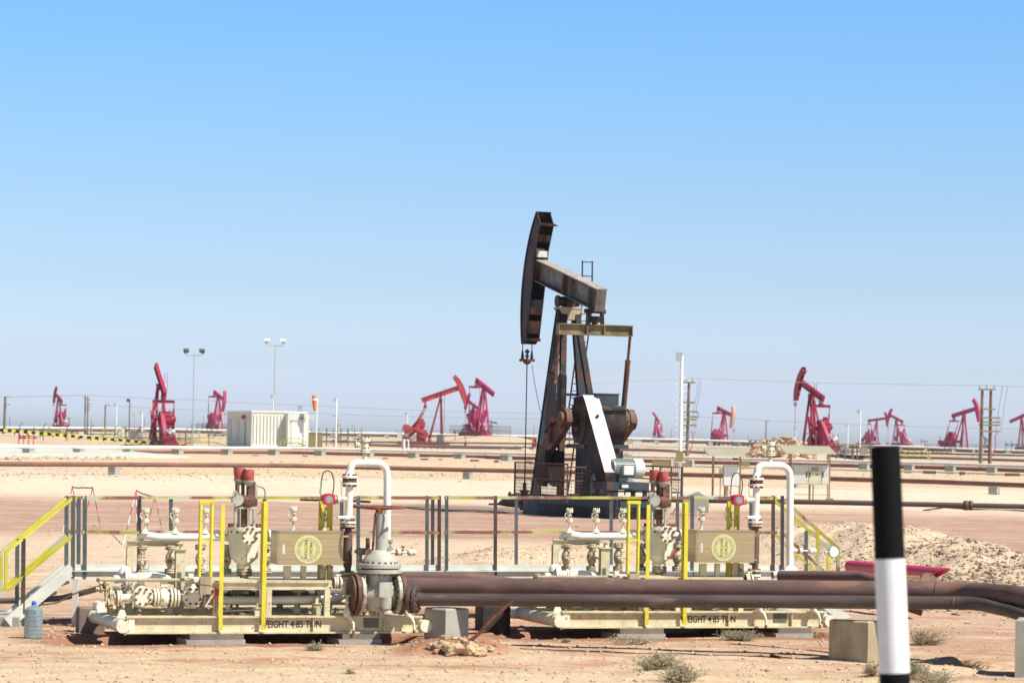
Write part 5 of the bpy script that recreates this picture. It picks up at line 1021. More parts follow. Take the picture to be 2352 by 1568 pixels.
rp('small pink pumpjack just right of the marker post top, head at left', 2058, 1022, 942, 126, 20, True, 'b')
rp('smallest pink pumpjack, mostly hidden behind the far white pipe', 2124, 1032, 1007, 150, 2, True, 'b')
rp('rose pumpjack left of the twin wooden poles with its head up at right', 2213, 1040, 918, -48, 14, True, 'b', cage=True, crank=-130)
rp('pumpjack cut by the right edge of the picture, raised crank', 2346, 1032, 965, 140, -22, False, 'b', crank=60)
rp('tiny grey pumpjack behind the twin wooden poles', 2262, 1036, 985, 120, 22, True, 'b', P=redP('b', **{k_: M['galv'] for k_ in ('leg', 'beam', 'rust', 'head', 'dark', 'blue', 'base', 'cap', 'eq', 'crank', 'cw', 'gear')}), extra=1.3)
rp('far pink pumpjack barely rising over the roof of the white shed', 655, 1010, 933, -62, -15, True, 'b', extra=1.2)
rp('tiny pink pumpjack left of the side on red one', 925, 1006, 966, 90, 10, False, 'b', extra=1.6)
# ---------------------------------------------------------------- pipelines in the middle distance
def drop(p): return Vector((p.x, p.y, hz(p.x, p.y)))
def line(name, pts, r, mt, lab, n=10, cat='pipeline', bands=0, bm=None):
    P = [at(*p) for p in pts]; o = P[len(P)//2].copy(); o.z = hz(o.x, o.y); t = thing(name, lab, cat, o)
    b = MB(); b.tube([p-o for p in P], r, n); b.build('pipe_run', mt, t)
    if bands:
        b = MB()
        for i in range(len(P)-1):
            k = int((P[i+1]-P[i]).length/bands)
            for j in range(k): c = P[i].lerp(P[i+1], j/k)-o; d = (P[i+1]-P[i]).normalized(); b.cyl(c-d*.04, c+d*.04, r*1.03, n=n)
        s = b.build('cladding_band', bm, t); s['kind'] = 'stuff'
    return t
WP = [(-60, 1025, 310), (300, 1027, 360), (669, 1029, 372), (1015, 1037, 366), (1320, 1045, 350), (1623, 1052, 338), (2146, 1064, 318), (2420, 1073, 306)]
def lerp_line(L, px):
    for a, b in zip(L[:-1], L[1:]):
        if a[0] <= px <= b[0]: f = (px-a[0])/(b[0]-a[0]); return a[1]+f*(b[1]-a[1]), a[2]+f*(b[2]-a[2])
    return L[-1][1:]
line('white_pipeline', WP, .19, M['clad'], 'white clad pipeline on concrete blocks crossing the whole width beyond the brown one', bands=2.2, bm=M['cab'])
line('brown_pipeline', [(a, b+9.5, c-2) for a, b, c in WP[1:]], .22, M['rpipe'], 'rust brown pipe just under the white clad pipeline')
line('grey_pipeline', [(a, b+19, c-6) for a, b, c in WP[1:]], .10, M['galvl'], 'thin pale pipe lying low beneath the white clad pipeline')
GB_ = 'concrete blocks under the white clad pipeline'
for i, px in enumerate((65, 181, 295, 408, 521, 629, 735, 846, 950, 1056, 1163, 1985, 2088, 2183, 2278)):
    y, Y = lerp_line(WP, px); p = at(px, y+5.5, Y-4.5); h = 15*Y/FL; w = 20*Y/FL
    b = MB(); b.box((-w/2, -w*.45, -h-.8), (w/2, w*.45, 0)); b.box((-w*.55, -w*.5, .003), (w*.55, w*.5, .1)); o = b.build('pipe_support_block', M['conc'], smooth=False); o.location = p; o.rotation_euler = (0, 0, R(-28)); tag(o, 'grey concrete block holding up the white clad pipeline', 'block', GB_)
for i, (px, w, h) in enumerate(((340, 13, 6), (176, 13, 6), (388, 11, 6), (588, 14, 6), (700, 11, 6), (885, 12, 5), (975, 18, 6), (1012, 10, 5), (1090, 20, 6), (1140, 10, 6), (1215, 14, 6), (2030, 20, 5), (2135, 26, 5), (2325, 30, 6), (2210, 10, 5))):
    y, Y = lerp_line(WP, px); p = at(px, y+20, Y-12); b = MB(); W = w*Y/FL; Hh = h*Y/FL; b.box((-W/2, -.5, -.6), (W/2, .5, Hh*.6)); o = b.build('low_sleeper', M['dpipe'], smooth=False); o.location = p; tag(o, 'dark low sleeper on the ground under the white clad pipeline', 'sleeper', 'dark sleepers under the white clad pipeline')
# low wall of concrete panels right of the black pumpjack
t = thing('concrete_panel_wall', 'dark low wall of panels with pale posts right of the motor of the black pumpjack', 'wall', drop(at(1565, 1075, 330)))
for a, c in ((1497, 1541), (1547, 1590), (1700, 1722)):
    p, q = at(a, 1058, 330)-t.location, at(c, 1060, 330)-t.location; b = MB(); b.box((p.x, -.12, -.5), (q.x, .12, p.z)); b.build('wall_panel', M['olive'], t)
for a in (1544, 1592): p = at(a, 1056, 330)-t.location; b = MB(); b.box((p.x-.13, -.2, -.5), (p.x+.13, .2, p.z+.1)); b.build('wall_post', M['galvl'], t)
BP = [(-60, 1065, 180), (300, 1066.5, 190), (669, 1069, 201), (1015, 1077.5, 201), (1330, 1084, 200), (1624, 1091, 196), (2146, 1106, 183), (2420, 1117, 172)]
line('rusty_pipeline', BP, .155, M['rpipe'], 'long rust brown pipeline nearest behind the pale road', n=14)
for px in (262, 549, 1075, 1340, 1824, 2283):
    y, Y = lerp_line(BP, px); p = at(px, y+5, Y-1.2); b = MB(); b.box((-.27, -.3, -.9), (.27, .3, -.04)); b.box((-.29, -.32, -.038), (.29, .32, 0)); o = b.build('pipe_support_block', M['conc'], smooth=False); o.location = p; o.rotation_euler = (0, 0, R(-25)); tag(o, 'small grey block propping the rust brown pipeline by the road', 'block', 'small blocks under the rust brown pipeline')
t = line('flanged_pipeline', [(1530, 1147.5, 117), (1900, 1153, 116), (2420, 1164.5, 114)], .105, M['dpipe'], 'dark brown pipe with one flange running over the bank at right', n=16)
b = MB(); c = at(2219, 1160.2, 114.8)-t.location; b.flange(c, (1, 0, 0), .20, .12, 8, 0, .03); b.flange(c+X_*.18, (1, 0, 0), .20, .10, 8, 0, .03); b.build('flange', M['vdark'], t)
b = MB(); b.box((-.5, -.4, -.2), (.5, .4, .35)); b.prism([(-.5, .352), (.5, .352), (.1, .62)], lambda a, c, w: V3(a, w, c), -.4, .4); o = b.build('peaked_block', M['conc'], smooth=False); o.location = at(1597, 1164, 112); tag(o, 'peaked concrete block left of the flanged pipe behind the right railing', 'block')
DP = [(846, 1021, 395), (1015, 1026, 398), (1500, 1033, 400), (1700, 1043, 402), (2146, 1051, 402), (2420, 1059, 402)]
line('dark_pipeline', DP, .2, M['dpipe'], 'thin dark pipeline beyond the white clad one')
FP = [(-60, 981.5, 590), (300, 983.5, 600), (753, 993, 610), (1029, 997.5, 615), (1300, 1003, 620), (1623, 1011, 620), (2036, 1024, 610), (2420, 1037.5, 590)]
line('far_white_pipeline', FP, .22, M['clad'], 'farthest white pipeline drawn along the horizon')
line('far_brown_pipeline', [(a, b+5, c) for a, b, c in FP], .26, M['dpipe'], 'dark pipe under the farthest white pipeline')
for i, px in enumerate(range(20, 2340, 62)):
    y, Y = lerp_line(FP, px); p = at(px, y+2.4, Y-1); b = MB(); b.box((-.5, -.3, -2.2), (.5, .3, 0)); o = b.build('pipe_support_block', M['conc'], smooth=False); o.location = p; tag(o, 'pale support under the farthest white pipeline', 'block', 'supports of the farthest white pipeline')
for px, w in ((283, 9), (918, 10), (1028, 5)):
    y, Y = lerp_line(FP, px); p = at(px, y+1, Y-6); b = MB(); W = w*Y/FL; b.box((-W/2, -.6, -2.2), (W/2, .6, .3)); o = b.build('white_plinth', M['galvl'], smooth=False); o.location = p; tag(o, 'upright pale plinth in front of the farthest white pipeline', 'plinth', 'pale plinths by the farthest pipeline')

# ---------------------------------------------------------------- poles, masts, wires
def pole(name, lab, cat, px, ty, by, Y, w, mt, lean=0, top=None, group=None, taper=.7):
    p = at(px, by, Y); q = at(px+lean, ty, Y); t = thing(name, lab, cat, drop(p), 0, group); o = t.location; r = w*Y/FL/2; foot = p-o; foot.z = min(foot.z, 0)
    b = MB(); b.cyl(foot-Z_*.3, q-o, r, r*taper, 12); b.build('pole_shaft', mt, t)
    if top: top(t, q-o, FL/Y)
    return t
def flood(t, q, s):
    b = MB(); b.cyl(q+X_*-1.25-Z_*.25, q+X_*1.25-Z_*.25, .05, n=8); b.build('crossarm', M['poleg'], t)
    for k in (-1, 1):
        c = q+X_*k*1.2; b = MB(); b.bar(c+V3(k*.3, 0, .05), c+V3(-k*.1, 0, .05), .5, .14); b.bar(c+V3(k*.0-.0, 0, .62), c+V3(-k*.45*k*.0+.0, -.18, .30), .85, .62, up=(0, 1, .4)); b.build('lamp_housing', M['lampb'] if t['kindk'] == 1 else M['cabw'], t)
    del t['kindk']
def mk(label, px, ty, by, Y, kind):
    p = at(px-3 if True else px, by, Y); t = thing('floodlight_pole', label, 'floodlight', drop(p), 0, 'tall floodlight poles'); t['kindk'] = kind
    q = at(px, ty, Y)-t.location; b = MB(); b.cyl((0, 0, -.5), q, .12, .06, 10); b.build('pole_shaft', M['poleg'], t); flood(t, q, 1)
mk('tall pole with two dark faced floodlights left of the shed', 446, 812, 1021, 430, 1)
mk('tallest pole with two white backed floodlights in front of the shed', 632, 790, 1027, 425, 2)
# near white mast with climbing pegs and box on top
t = pole('white_mast', 'white mast with side pegs and a grey box on top, right of the black pumpjack', 'mast', 1561, 817, 1150, 140, 8.5, M['polew'], 5, taper=.85); o = t.location
p = at(1559, 818, 140)-o; b = MB(); b.box((p.x-.13, -.14, p.z-.22), (p.x+.16, .16, p.z+.20)); b.bar((p.x, 0, p.z-.22), (p.x+.2, 0, p.z-.25), .05, .05); b.build('antenna_box', M['poleg'], t)
for k in range(12):
    y = 868+k*15; p = at(1565-k*.18, y, 140)-o
    for s in (-1, 1): b = MB(); b.cyl((p.x+s*.08, 0, p.z), (p.x+s*.26, 0, p.z), .014, n=5); b.cyl((p.x+s*.26, 0, p.z-.02), (p.x+s*.26, 0, p.z+.05), .012, n=5); b.build('climbing_peg', M['polew'], t)
p = at(1561, 1046, 140)-o; b = MB(); b.box((p.x-.17, -.2, p.z-.25), (p.x+.17, .2, p.z+.22)); b.build('junction_box', M['olive'], t); p = at(1561, 1060, 140)-o; b = MB(); b.cbox((p.x, 0, p.z), (.55, .3, .07)); b.tube([(p.x-.28, 0, p.z), (p.x-.3, 0, p.z-.35), (p.x+.3, 0, p.z-.35)], .012, 5); b.build('bracket', M['polew'], t)
g_ = gr(1575, 1146); MBx = MB(); MBx.box((-1.0, -.6, -.1), (1.0, .6, .16)); o = MBx.build('mast_footing', M['conc'], smooth=False); o.location = (g_.x, g_.y, 0); tag(o, 'low concrete slab at the foot of the white mast', 'slab')
def arms(t, lst, Y, mt=None, w=.10):
    for a, c, y in lst: b = MB(); o = t.location; b.bar(at(a, y, Y-.3)-o, at(c, y+.3, Y-.3)-o, .1, w*1.6); b.build('crossarm', mt or M['olive'], t)
def pins(t, lst, Y):
    for px, y0, y1 in lst: b = MB(); o = t.location; b.cyl(at(px, y0, Y)-o, at(px, y1, Y)-o, .05, n=5); b.build('insulator', M['galv'], t)
t = pole('utility_pole', 'single wooden electricity pole with stacked crossarms right of the white mast', 'pole', 1577, 877, 1065, 385, 8.5, M['timber'], 5.5, group='wooden electricity poles')
arms(t, [(1566, 1597, 878), (1567, 1596, 924), (1570, 1602, 945), (1570, 1602, 957), (1570, 1601, 963), (1570, 1600, 976)], 385, w=.14); pins(t, [(1576, 867, 877), (1590, 866, 877)], 385)
b = MB(); o = t.location; b.tube([at(1604, 945, 385)-o, at(1604, 962, 385)-o], .05, 5); b.tube([at(1597, 990, 385)-o, at(1592, 998, 385)-o, at(1586, 990, 385)-o], .06, 5); b.tube([at(1592, 998, 385)-o, at(1591, 1020, 385)-o, at(1580, 1048, 385)-o], .06, 5); b.build('surge_arrester', M['magenta'], t)
t = thing('utility_pole', 'twin wooden electricity poles joined by crossarms at the right', 'pole', drop(at(2265, 1065, 350)), 0, 'wooden electricity poles'); o = t.location
for a, c, m in ((2252, 2256.5, 'timber'), (2273, 2276, 'rpipe')): b = MB(); b.cyl(at(a, 1066, 350)-o-Z_*.4, at(c, 894, 350)-o, .23, .17, 12); b.build('pole_shaft', M[m], t)
arms(t, [(2247, 2287, 894), (2256, 2286, 939), (2257, 2297, 959), (2257, 2297, 969), (2257, 2297, 976), (2257, 2297, 990)], 350, w=.12); pins(t, [(2250, 884, 894), (2266, 884, 894), (2283, 884, 894)], 350)
b = MB(); b.tube([at(2297, 959, 350)-o, at(2297, 976, 350)-o], .05, 5); b.tube([at(2291, 995, 350)-o, at(2285, 1002, 350)-o, at(2287, 1012, 350)-o, at(2286, 1030, 350)-o, at(2280, 1048, 350)-o], .06, 5); b.build('surge_arrester', M['magenta'], t)
for i, (px, ty, by, Y, w, lean, ar, lab) in enumerate((
    (10, 911, 981, 520, 7, 2, [(10, 24, 911), (13, 23, 928)], 'wooden pole at the far left edge'), (195, 908, 986, 520, 4, 1, [(190, 202, 913)], 'left of the thin paired far poles'), (201, 910, 986, 520, 4, 1, [(197, 208, 918), (197, 208, 928), (197, 208, 934), (197, 208, 940)], 'right of the thin paired far poles'),
    (241, 930, 986, 560, 4.5, 1, [(241, 251, 930)], 'short wooden pole left of the caged red pumpjack'), (158, 958, 984, 640, 3, 1, [(153, 163, 960)], 'tiny far pole right of the first red pumpjack'),
    (775, 955, 990, 560, 5, -2, [(764, 776, 955), (770, 780, 965), (772, 782, 975)], 'short wooden pole behind the white lamp mast right of the windsock'), (1309+450, 968, 1012, 620, 3.5, 1, [(1755, 1767, 967)], 'tiny far pole in the gap right of the rose pumpjack'),
    (1308, 948, 1000, 560, 3, 1, [(1303, 1312, 949)], 'thin far pole seen between the rod and the black leg'), (686, 932, 1000, 620, 2, .5, [(683, 690, 934)], 'left thin pole rising over the shed roof'), (691, 932, 1000, 620, 2, .5, [(688, 695, 934)], 'right thin pole rising over the shed roof'))):
    t = pole('utility_pole', lab, 'pole', px, ty, by, Y, w, M['timber'], lean); arms(t, ar, Y, w=.1)
for i, (px, ty, by, Y, w, m, lab) in enumerate(((267, 928, 990, 520, 3, 'polew', 'thin white pole left of the black tipped one'), (297, 917, 987, 470, 3, 'poleb', 'thin black pole with a lamp head left of the caged red pumpjack'), (326, 945, 990, 520, 3, 'polew', 'short white pole right beside the caged red pumpjack'), (309, 950, 985, 600, 2, 'poleg', 'faint grey pole left of the caged red pumpjack'),
    (627, 908, 946, 470, 3.5, 'polew', 'short white pole with a camera box rising behind the shed'), (772, 916, 990, 440, 4.5, 'polew', 'white lamp mast right of the windsock'), (935, 948, 1003, 520, 3, 'polew', 'thin white pole left of the side on red pumpjack'), (1975, 942, 1044, 420, 4, 'polew', 'white lamp pole left of the marker post'), (1947, 975, 1022, 520, 3, 'polew', 'short white pole left of the dark red pumpjack'[:0]+'shorter white pole between the dark red pumpjack and the marker post'),
    (1827, 982, 1015, 560, 2, 'polew', 'faint thin pole left of the dark red pumpjack legs'))):
    def lt(t, q, s, m=m): b = MB(); b.cbox(q+V3(-.25, 0, -.15), (.5, .35, .5)); b.build('lamp_head', M['poleg'] if m != 'poleb' else M['poleb'], t)
    pole('lamp_pole', lab, 'pole', px, ty, by, Y, w, M[m], 1, lt, 'thin lamp poles on the field')
t = thing('windsock', 'orange windsock hanging limp on a white pole right of the shed', 'windsock', drop(at(726, 1027, 420))); o = t.location; b = MB(); b.cyl((0, 0, -.3), at(729, 912, 420)-o, .10, .07, 10); b.build('pole_shaft', M['polew'], t)
b = MB(); c = at(722.5, 908, 420)-o; b.tube([c, c-Z_*.6, at(722.5, 920, 420)-o, at(722.5, 932, 420)-o, at(723.5, 944, 420)-o], [.36, .44, .40, .30, .20], 14); b.build('sock', M['orange'], t)
b = MB(); c = at(722, 917.5, 419.9)-o; b.tube([c+Z_*.14, c-Z_*.14], [.44, .43], 14); b.build('white_stripe', M['polew'], t)
def wire(name, lab, pts, r=.035, mt='galv'):
    P = [at(*p) for p in pts]; out = []
    for a, c in zip(P[:-1], P[1:]):
        L = (c-a).length
        for k in range(12): f = k/12; out.append(a.lerp(c, f)-Z_*4*f*(1-f)*L*.004)
    out.append(P[-1]); b = MB(); b.tube(out, r, 5, cap=False); return tag(recentre(b.build(name, M[mt])), lab, 'wire')
wire('overhead_wire', 'pale overhead wire crossing the sky to the right of the black pumpjack', [(1250, 884, 395), (1585, 868, 385), (2266, 884.5, 350), (2420, 890, 340)], .035, 'galvl')
wire('overhead_wire', 'faint overhead wire linking the far poles across the left sky', [(-40, 906, 520), (14, 911, 520), (198, 907, 520), (440, 917, 540), (700, 930, 580), (1300, 950, 640)], .03)
wire('overhead_wire', 'fainter lower overhead wire across the left sky', [(241, 931, 560), (700, 948, 600), (1300, 962, 640)], .028)
wire('overhead_wire', 'faint lower overhead wire across the right sky', [(1590, 955, 600), (2000, 976, 600), (2420, 985, 600)], .028)
wire('guy_wire', 'thin slack wire hanging from the carrier bar of the black pumpjack', [(1222, 838, 108), (1228, 880, 108), (1240, 940, 107), (1252, 965, 107)], .012, 'poleb')
for a, c in ((1595, 1600), (1601, 1606)): wire('drop_wire', 'thin drop wire beside the single wooden pole', [(a+9, 868, 384), (a+6, 900, 384), (a-2, 940, 384), (a-3, 985, 384)], .025)
for k, a in enumerate((2293, 2305)): wire('drop_wire', 'thin drop wire beside the twin wooden poles', [(a+10, 886, 349), (a+4, 920, 349), (a-2, 960, 349), (a-6, 995, 349)], .025)
for o in list(scn.collection.objects):
    if o.name.startswith('drop_wire'): o['group'] = 'drop wires at the wooden poles'

# ---------------------------------------------------------------- shed
Ys = 420; a0 = at(576.8, 1024, Ys); zb = a0.z; t = thing('equipment_shed', 'large pale corrugated metal shed with an annexe door at left of centre', 'shed', a0); 
ht = (at(576.8, 946, Ys)-a0).z
ca = R(22); U = V3(math.cos(ca), math.sin(ca), 0); W = V3(-math.sin(ca), math.cos(ca), 0)
t.rotation_euler = (0, 0, ca); Lf = (699-577)*Ys/FL/math.cos(ca); Ls = 13.0
b = MB(); b.box((0, 0, -1.0), (Lf, Ls, ht)); 
for k in range(15):
    x = .3+k*(Lf-.6)/15; b.box((x, -.13, .3), (x+.10, -.002, ht-.35))
b.build('wall', M['shed'], t); b = MB(); b.box((-.1, -.12, ht+.003), (Lf+.1, Ls+.1, ht+.22)); b.build('roof', M['clad'], t)
b = MB(); b.box((0, -.13, -.5), (Lf, -.075, .28)); b.build('skirting', M['clad'], t)
x0 = Lf*.60; b = MB(); b.box((x0, -1.6, -.6), (Lf-.15, -.14, ht-.1)); 
for k in range(9): x = x0+.3+k*.5; b.box((x, -1.65, ht-.9), (x+.12, -1.602, ht-.25))
b.build('annexe', M['shed'], t)
dr = MB().box((x0+.55, -1.68, .15), (Lf-.75, -1.603, ht-1.15)).build('door', M['cabw'], t); MB().box((x0+.45, -1.80, ht-1.13), (Lf-.65, -1.602, ht-1.0)).build('door_lintel', M['galvl'], t); MB().box((Lf-1.0, -1.72, 1.6), (Lf-.93, -1.682, 1.8)).build('handle', M['poleb'], dr)
b = MB(); b.lathe((x0+2.1, -1.72, ht-.75), (0, -1, 0), [(0, .12), (.15, .16), (.2, .05)], 10); b.build('door_lamp', M['galv'], t)
for y in (6.4, 10.6): b = MB(); b.box((-.06, y, .6), (-.002, y+1.5, ht-1.0)); b.build('side_panel', M['galvl'], t)
b = MB(); b.lathe((-.02, 3.6, ht-.75), (-1, 0, 0), [(0, .30), (.2, .34), (.45, .22), (.6, .1)], 14); b.build('alarm_bell', M['redp'], t)
b = MB(); b.tube([(-.05, 3.2, ht-1.2), (-.05, 3.0, .2)], .05, 6); b.build('cable_duct', M['poleb'], t)

# ---------------------------------------------------------------- yellow stiles, barrier, fences, cabinets
def stile(lab, px0, px1, ty, by, Y, top0, top1):
    t = thing('yellow_stile', lab, 'walkway', drop(at((px0+px1)/2, by, Y)), 0, 'yellow pipe crossing steps'); o = t.location
    for dy in (0, 1.2):
        q = lambda x, y: at(x, y, Y+dy)-o
        b = MB()
        for off in (0, 9): b.tube([q(px0, by+off*.2-7 if off == 0 else by), q(top0, ty+off*1.1), q(top1, ty+off*1.1), q(px1, by-7 if off == 0 else by)], .05, 5)
        for k in range(8): x = px0+(px1-px0)*(k+.5)/8; f = 0 if top0 <= x <= top1 else (min(abs(x-top0), abs(x-top1))/max(1, abs(px0-top0))); y0 = ty+(by-7-ty)*min(1, f); b.tube([q(x, y0), q(x, min(by, y0+14))], .04, 5)
        b.build('handrail', M['ystair'], t)
    b = MB(); b.bar(at(top0, ty+13, Y+.6)-o, at(top1, ty+13.5, Y+.6)-o, 1.1, .08); b.bar(at(px0, by, Y+.6)-o, at(top0, ty+13, Y+.6)-o, 1.0, .1); b.bar(at(px1, by, Y+.6)-o, at(top1, ty+13, Y+.6)-o, 1.0, .1); b.build('steps', M['galv'], t)
stile('yellow stile left of the white shed under the first floodlight', 505//1-3-90+0, 606-0-0-0 if False else 545, 1002, 1023, 415, 443, 520) if False else stile('yellow stile left of the white shed under the first floodlight', 413, 524, 1003, 1023, 415, 438, 490)
stile('small yellow steps at the annexe door of the shed', 640, 706, 1005, 1024, 400, 662, 686)
stile('yellow stile at far left behind the striped barrier', 90, 165, 984, 1004, 440, 104, 130)
stile('yellow stile between the barrier and the caged red pumpjack', 225, 300, 985, 1010, 440, 240, 268)
stile('yellow stile right of the marker post', 2050, 2140, 1035, 1056, 380, 2068, 2125)
t = thing('striped_barrier', 'yellow and black striped barrier rail descending at far left', 'barrier', drop(at(150, 1015, 395))); o = t.location
for dy, dpx in ((0, 0), (3.5, -8)):
    A, Bq = at(-10, 987+dpx*.2, 380+dy)-o, at(425, 1023, 384+dy)-o; n = 48
    for r_ in (0, 1): b = MB(); 
    b = MB()
    for k in range(n): b.mat(k % 2).bar(A.lerp(Bq, k/n), A.lerp(Bq, (k+1)/n), .09, .30)
    b.build('striped_rail', [M['yellow'], M['black']], t)
    for k in range(13):
        p = A.lerp(Bq, (k+.5)/15); h = 15*390/FL*(1-k/26); b = MB(); b.mat(0).bar(p, p-Z_*h*.5, .12, .12, up=(0, 1, 0)); b.mat(1).bar(p-Z_*h*.5, p-Z_*h, .12, .12, up=(0, 1, 0)); b.build('striped_post', [M['black'], M['yellow']], t)
# pale road ramp below the barrier
b = MB(); pts = [at(-60, 1013, 388), at(160, 1026, 386), at(300, 1036, 360), at(435, 1047, 330), at(-60, 1048, 287)]; b.add(pts+[p-Z_*2.5 for p in pts], [(0, 1, 2, 3, 4), (9, 8, 7, 6, 5)]+[(i, i+5, (i+1) % 5+5, (i+1) % 5) for i in range(5)]); o = b.build('ramp', M['apron'], smooth=False); o['kind'] = 'structure'
def fence(lab, px0, px1, y0, y1, h, Y, n, mt, mesh=None, name='fence', lean=0):
    t = thing(name, lab, 'fence', drop(at((px0+px1)/2, y0, Y))); o = t.location
    for k in range(n):
        f = k/(n-1) if n > 1 else 0; x = px0+(px1-px0)*f; y = y0+(y1-y0)*f; p = at(x, y, Y)-o; b = MB(); b.bar(p-Z_*.3, p+Z_*h*.8, .1, .1, up=(0, 1, 0)); b.bar(p+Z_*h*.8, p+V3(lean, 0, h), .09, .09, up=(0, 1, 0)); b.build('fence_post', M[mt], t)
    if mesh:
        b = MB(); p, q = at(px0, y0, Y)-o, at(px1, y1, Y)-o
        for z in (.1, h*.4, h*.78): b.bar(p+Z_*z, q+Z_*z, .05, .05)
        b.build('fence_rail', M[mesh], t)
fence('row of thin dark leaning fence posts at far left', 45, 480, 1004, 1018, 2.1, 400, 9, 'poleb', None, lean=.4)
fence('dark green fence posts right of the shed', 750, 830, 1020, 1021, 2.5, 415, 6, 'green', 'green')
fence('thin dark fence behind the windsock', 715, 800, 1016, 1017, 2.2, 440, 6, 'poleb', 'poleb')
fence('dark railings left of the pink pumpjack by the shed', 440, 500, 991, 993, 1.6, 540, 6, 'poleb', 'poleb')
fence('dark railings left of the rose pumpjack by the twin poles', 2170, 2195, 1030, 1031, 2.0, 500, 3, 'poleb', 'poleb')
fence('faint rails at the feet of the side on red pumpjack', 930, 1020, 1026, 1028, 1.2, 405, 7, 'cage', 'cage')
fence('faint rails right of the dark red pumpjack', 1900, 1925, 1022, 1024, 1.8, 420, 3, 'redp', 'redp')
def cabinet(name, lab, px0, px1, ty, by, roofy, Y, kind):
    p = at((px0+px1)/2, by, Y); t = thing(name, lab, 'cabinet', (p.x, Y, hz(p.x, Y)), 0); o = t.location; s = FL/Y
    def q(x, y, dy=0): return at(x, y, Y+dy)-o
    wd = (px1-px0)/s; z0, z1 = q(px0, ty).z, q(px0, roofy).z
    for x in (-wd/2+.05, wd/2-.05):
        for y in (.0, .8): b = MB(); b.bar((x, y, -.15), (x, y, z1+.02+.12*(y > 0)), .06, .06, up=(0, 1, 0)); b.build('leg', M['cabr'], t)
    b = MB(); n = 15; w2 = wd/2+.28; zz = [z1, z1+.40]; vs = []; 
    for i in range(n*2+1):
        x = -w2+2*w2*i/(n*2); c = .07*(i % 2)
        vs += [(x, -.45, zz[0]+c), (x+(-.15 if kind == 1 else -.2), 1.4, zz[1]+c), (x, -.45, zz[0]+c-.02), (x+(-.15 if kind == 1 else -.2), 1.4, zz[1]+c-.02)]
    fs = []
    for i in range(n*2): a = i*4; fs += [(a, a+4, a+5, a+1), (a+2, a+3, a+7, a+6), (a, a+2, a+6, a+4), (a+1, a+5, a+7, a+3)]
    b.add(vs, fs); b.build('roof', M['cab'], t, smooth=False)
    return t, q, wd
t, q, wd = cabinet('control_cabinet', 'small white control box on rusty legs under a corrugated roof', 1636, 1702, 1060, 1136, 1048, 152, 1)
a, c = q(1662, 1068), q(1700, 1116); b = MB(); b.box((a.x, .0, c.z), (c.x, .35, a.z)); cb = b.build('cabinet_body', M['cabr'], t); b = MB(); b.box((a.x+.02, -.03, c.z+.03), (c.x-.05, -.001, a.z-.03)); b.build('cabinet_door', M['cabw'], cb)
b = MB(); a2, c2 = q(1652, 1075), q(1661, 1087); b.box((a2.x, .0, c2.z), (c2.x, .2, a2.z)); b.build('side_box', M['cab'], t); b = MB(); b.cyl((q(1668, 1116).x, .1, q(1668, 1116).z), (q(1668, 1138).x, .1, 0), .12, n=8); b.bar((q(1655, 1088).x, .1, q(1655, 1088).z), (q(1655, 1088).x, .1, 0), .05, .05); b.build('conduit', M['cabr'], t)
b = MB(); a2, c2 = q(1684, 1051), q(1696, 1056); b.box((a2.x, .3, c2.z), (c2.x, .5, a2.z)); b.build('lamp', M['poleb'], t)
t, q, wd = cabinet('switchgear_cabinet', 'cream three door switchgear cabinet under a sloping roof left of the marker post', 1814, 1907, 1068, 1146, 1042, 143, 2)
a, c = q(1822, 1066), q(1905, 1113); b = MB(); b.box((a.x, .0, c.z), (c.x, .6, a.z)); cb = b.build('cabinet_body', M['cab'], t); xs = [1822, 1857, 1887, 1905]
for i in range(3):
    x0, x1 = q(xs[i], 1068).x+.02, q(xs[i+1], 1068).x-.02; b = MB(); b.box((x0, -.04, c.z+.03), (x1, -.001, a.z-.03)); d_ = b.build('cabinet_door', M['galvl'] if i != 1 else M['cab'], cb)
    MB().box((x1-.09 if i < 1 else x0+.03, -.06, (a.z+c.z)/2-.12), (x1-.04 if i < 1 else x0+.08, -.041, (a.z+c.z)/2+.14)).build('handle', M['black'], d_)
    if i == 1: MB().box((x0+.12, -.06, a.z-.33), (x1-.12, -.041, a.z-.12)).build('meter_window', M['glass'], d_); MB().box((x0+.38, -.06, a.z-.52), (x0+.45, -.041, a.z-.45)).build('switch', M['black'], d_)
b = MB(); b.cyl((0, .3, c.z), (0, .3, -.05), .05, n=8); b.cyl((.18, .3, c.z), (.18, .3, -.05), .03, n=8); b.box((-wd/2-.15, -.05, -.1), (-wd/2+.2, .25, .18)); b.box((wd/2-.2, -.05, -.1), (wd/2+.15, .25, .18)); b.bar((-wd/2, 0, .35), (wd/2, 0, .35), .03, .03); b.build('conduit', M['cabr'], t)
# distant utility boxes and huts
def hut(name, lab, px0, px1, ty, by, Y, mt, roof=None, cat='hut'):
    p = at((px0+px1)/2, by, Y); t = thing(name, lab, cat, p); w = (px1-px0)*Y/FL; h = (by-ty)*Y/FL
    if roof: 
        for x in (-w/2, w/2):
            for y in (0, 1.2): MB().bar((x, y, -1.2), (x, y, h), .1, .1, up=(0, 1, 0)).build('leg', M['cabr'], t)
        MB().box((-w/2-.4, -.6, h), (w/2+.4, 2.2, h+.14)).build('roof', M[roof], t); MB().box((-w*.3, .2, h*.1), (w*.3, 1.0, h*.8)).build('cabinet_body', M[mt], t)
    else: MB().box((-w/2, -.6, -1.4), (w/2, .8, h)).build('cabinet_body', M[mt], t); MB().box((-w/2-.05, -.7, h+.002), (w/2+.05, .9, h+.1)).build('lid', M['galvl'], t)
hut('cabinet_shelter', 'roofed cabinet left of the caged red pumpjack', 287, 320, 982, 1012, 410, 'galvl', 'cabr', 'shelter')
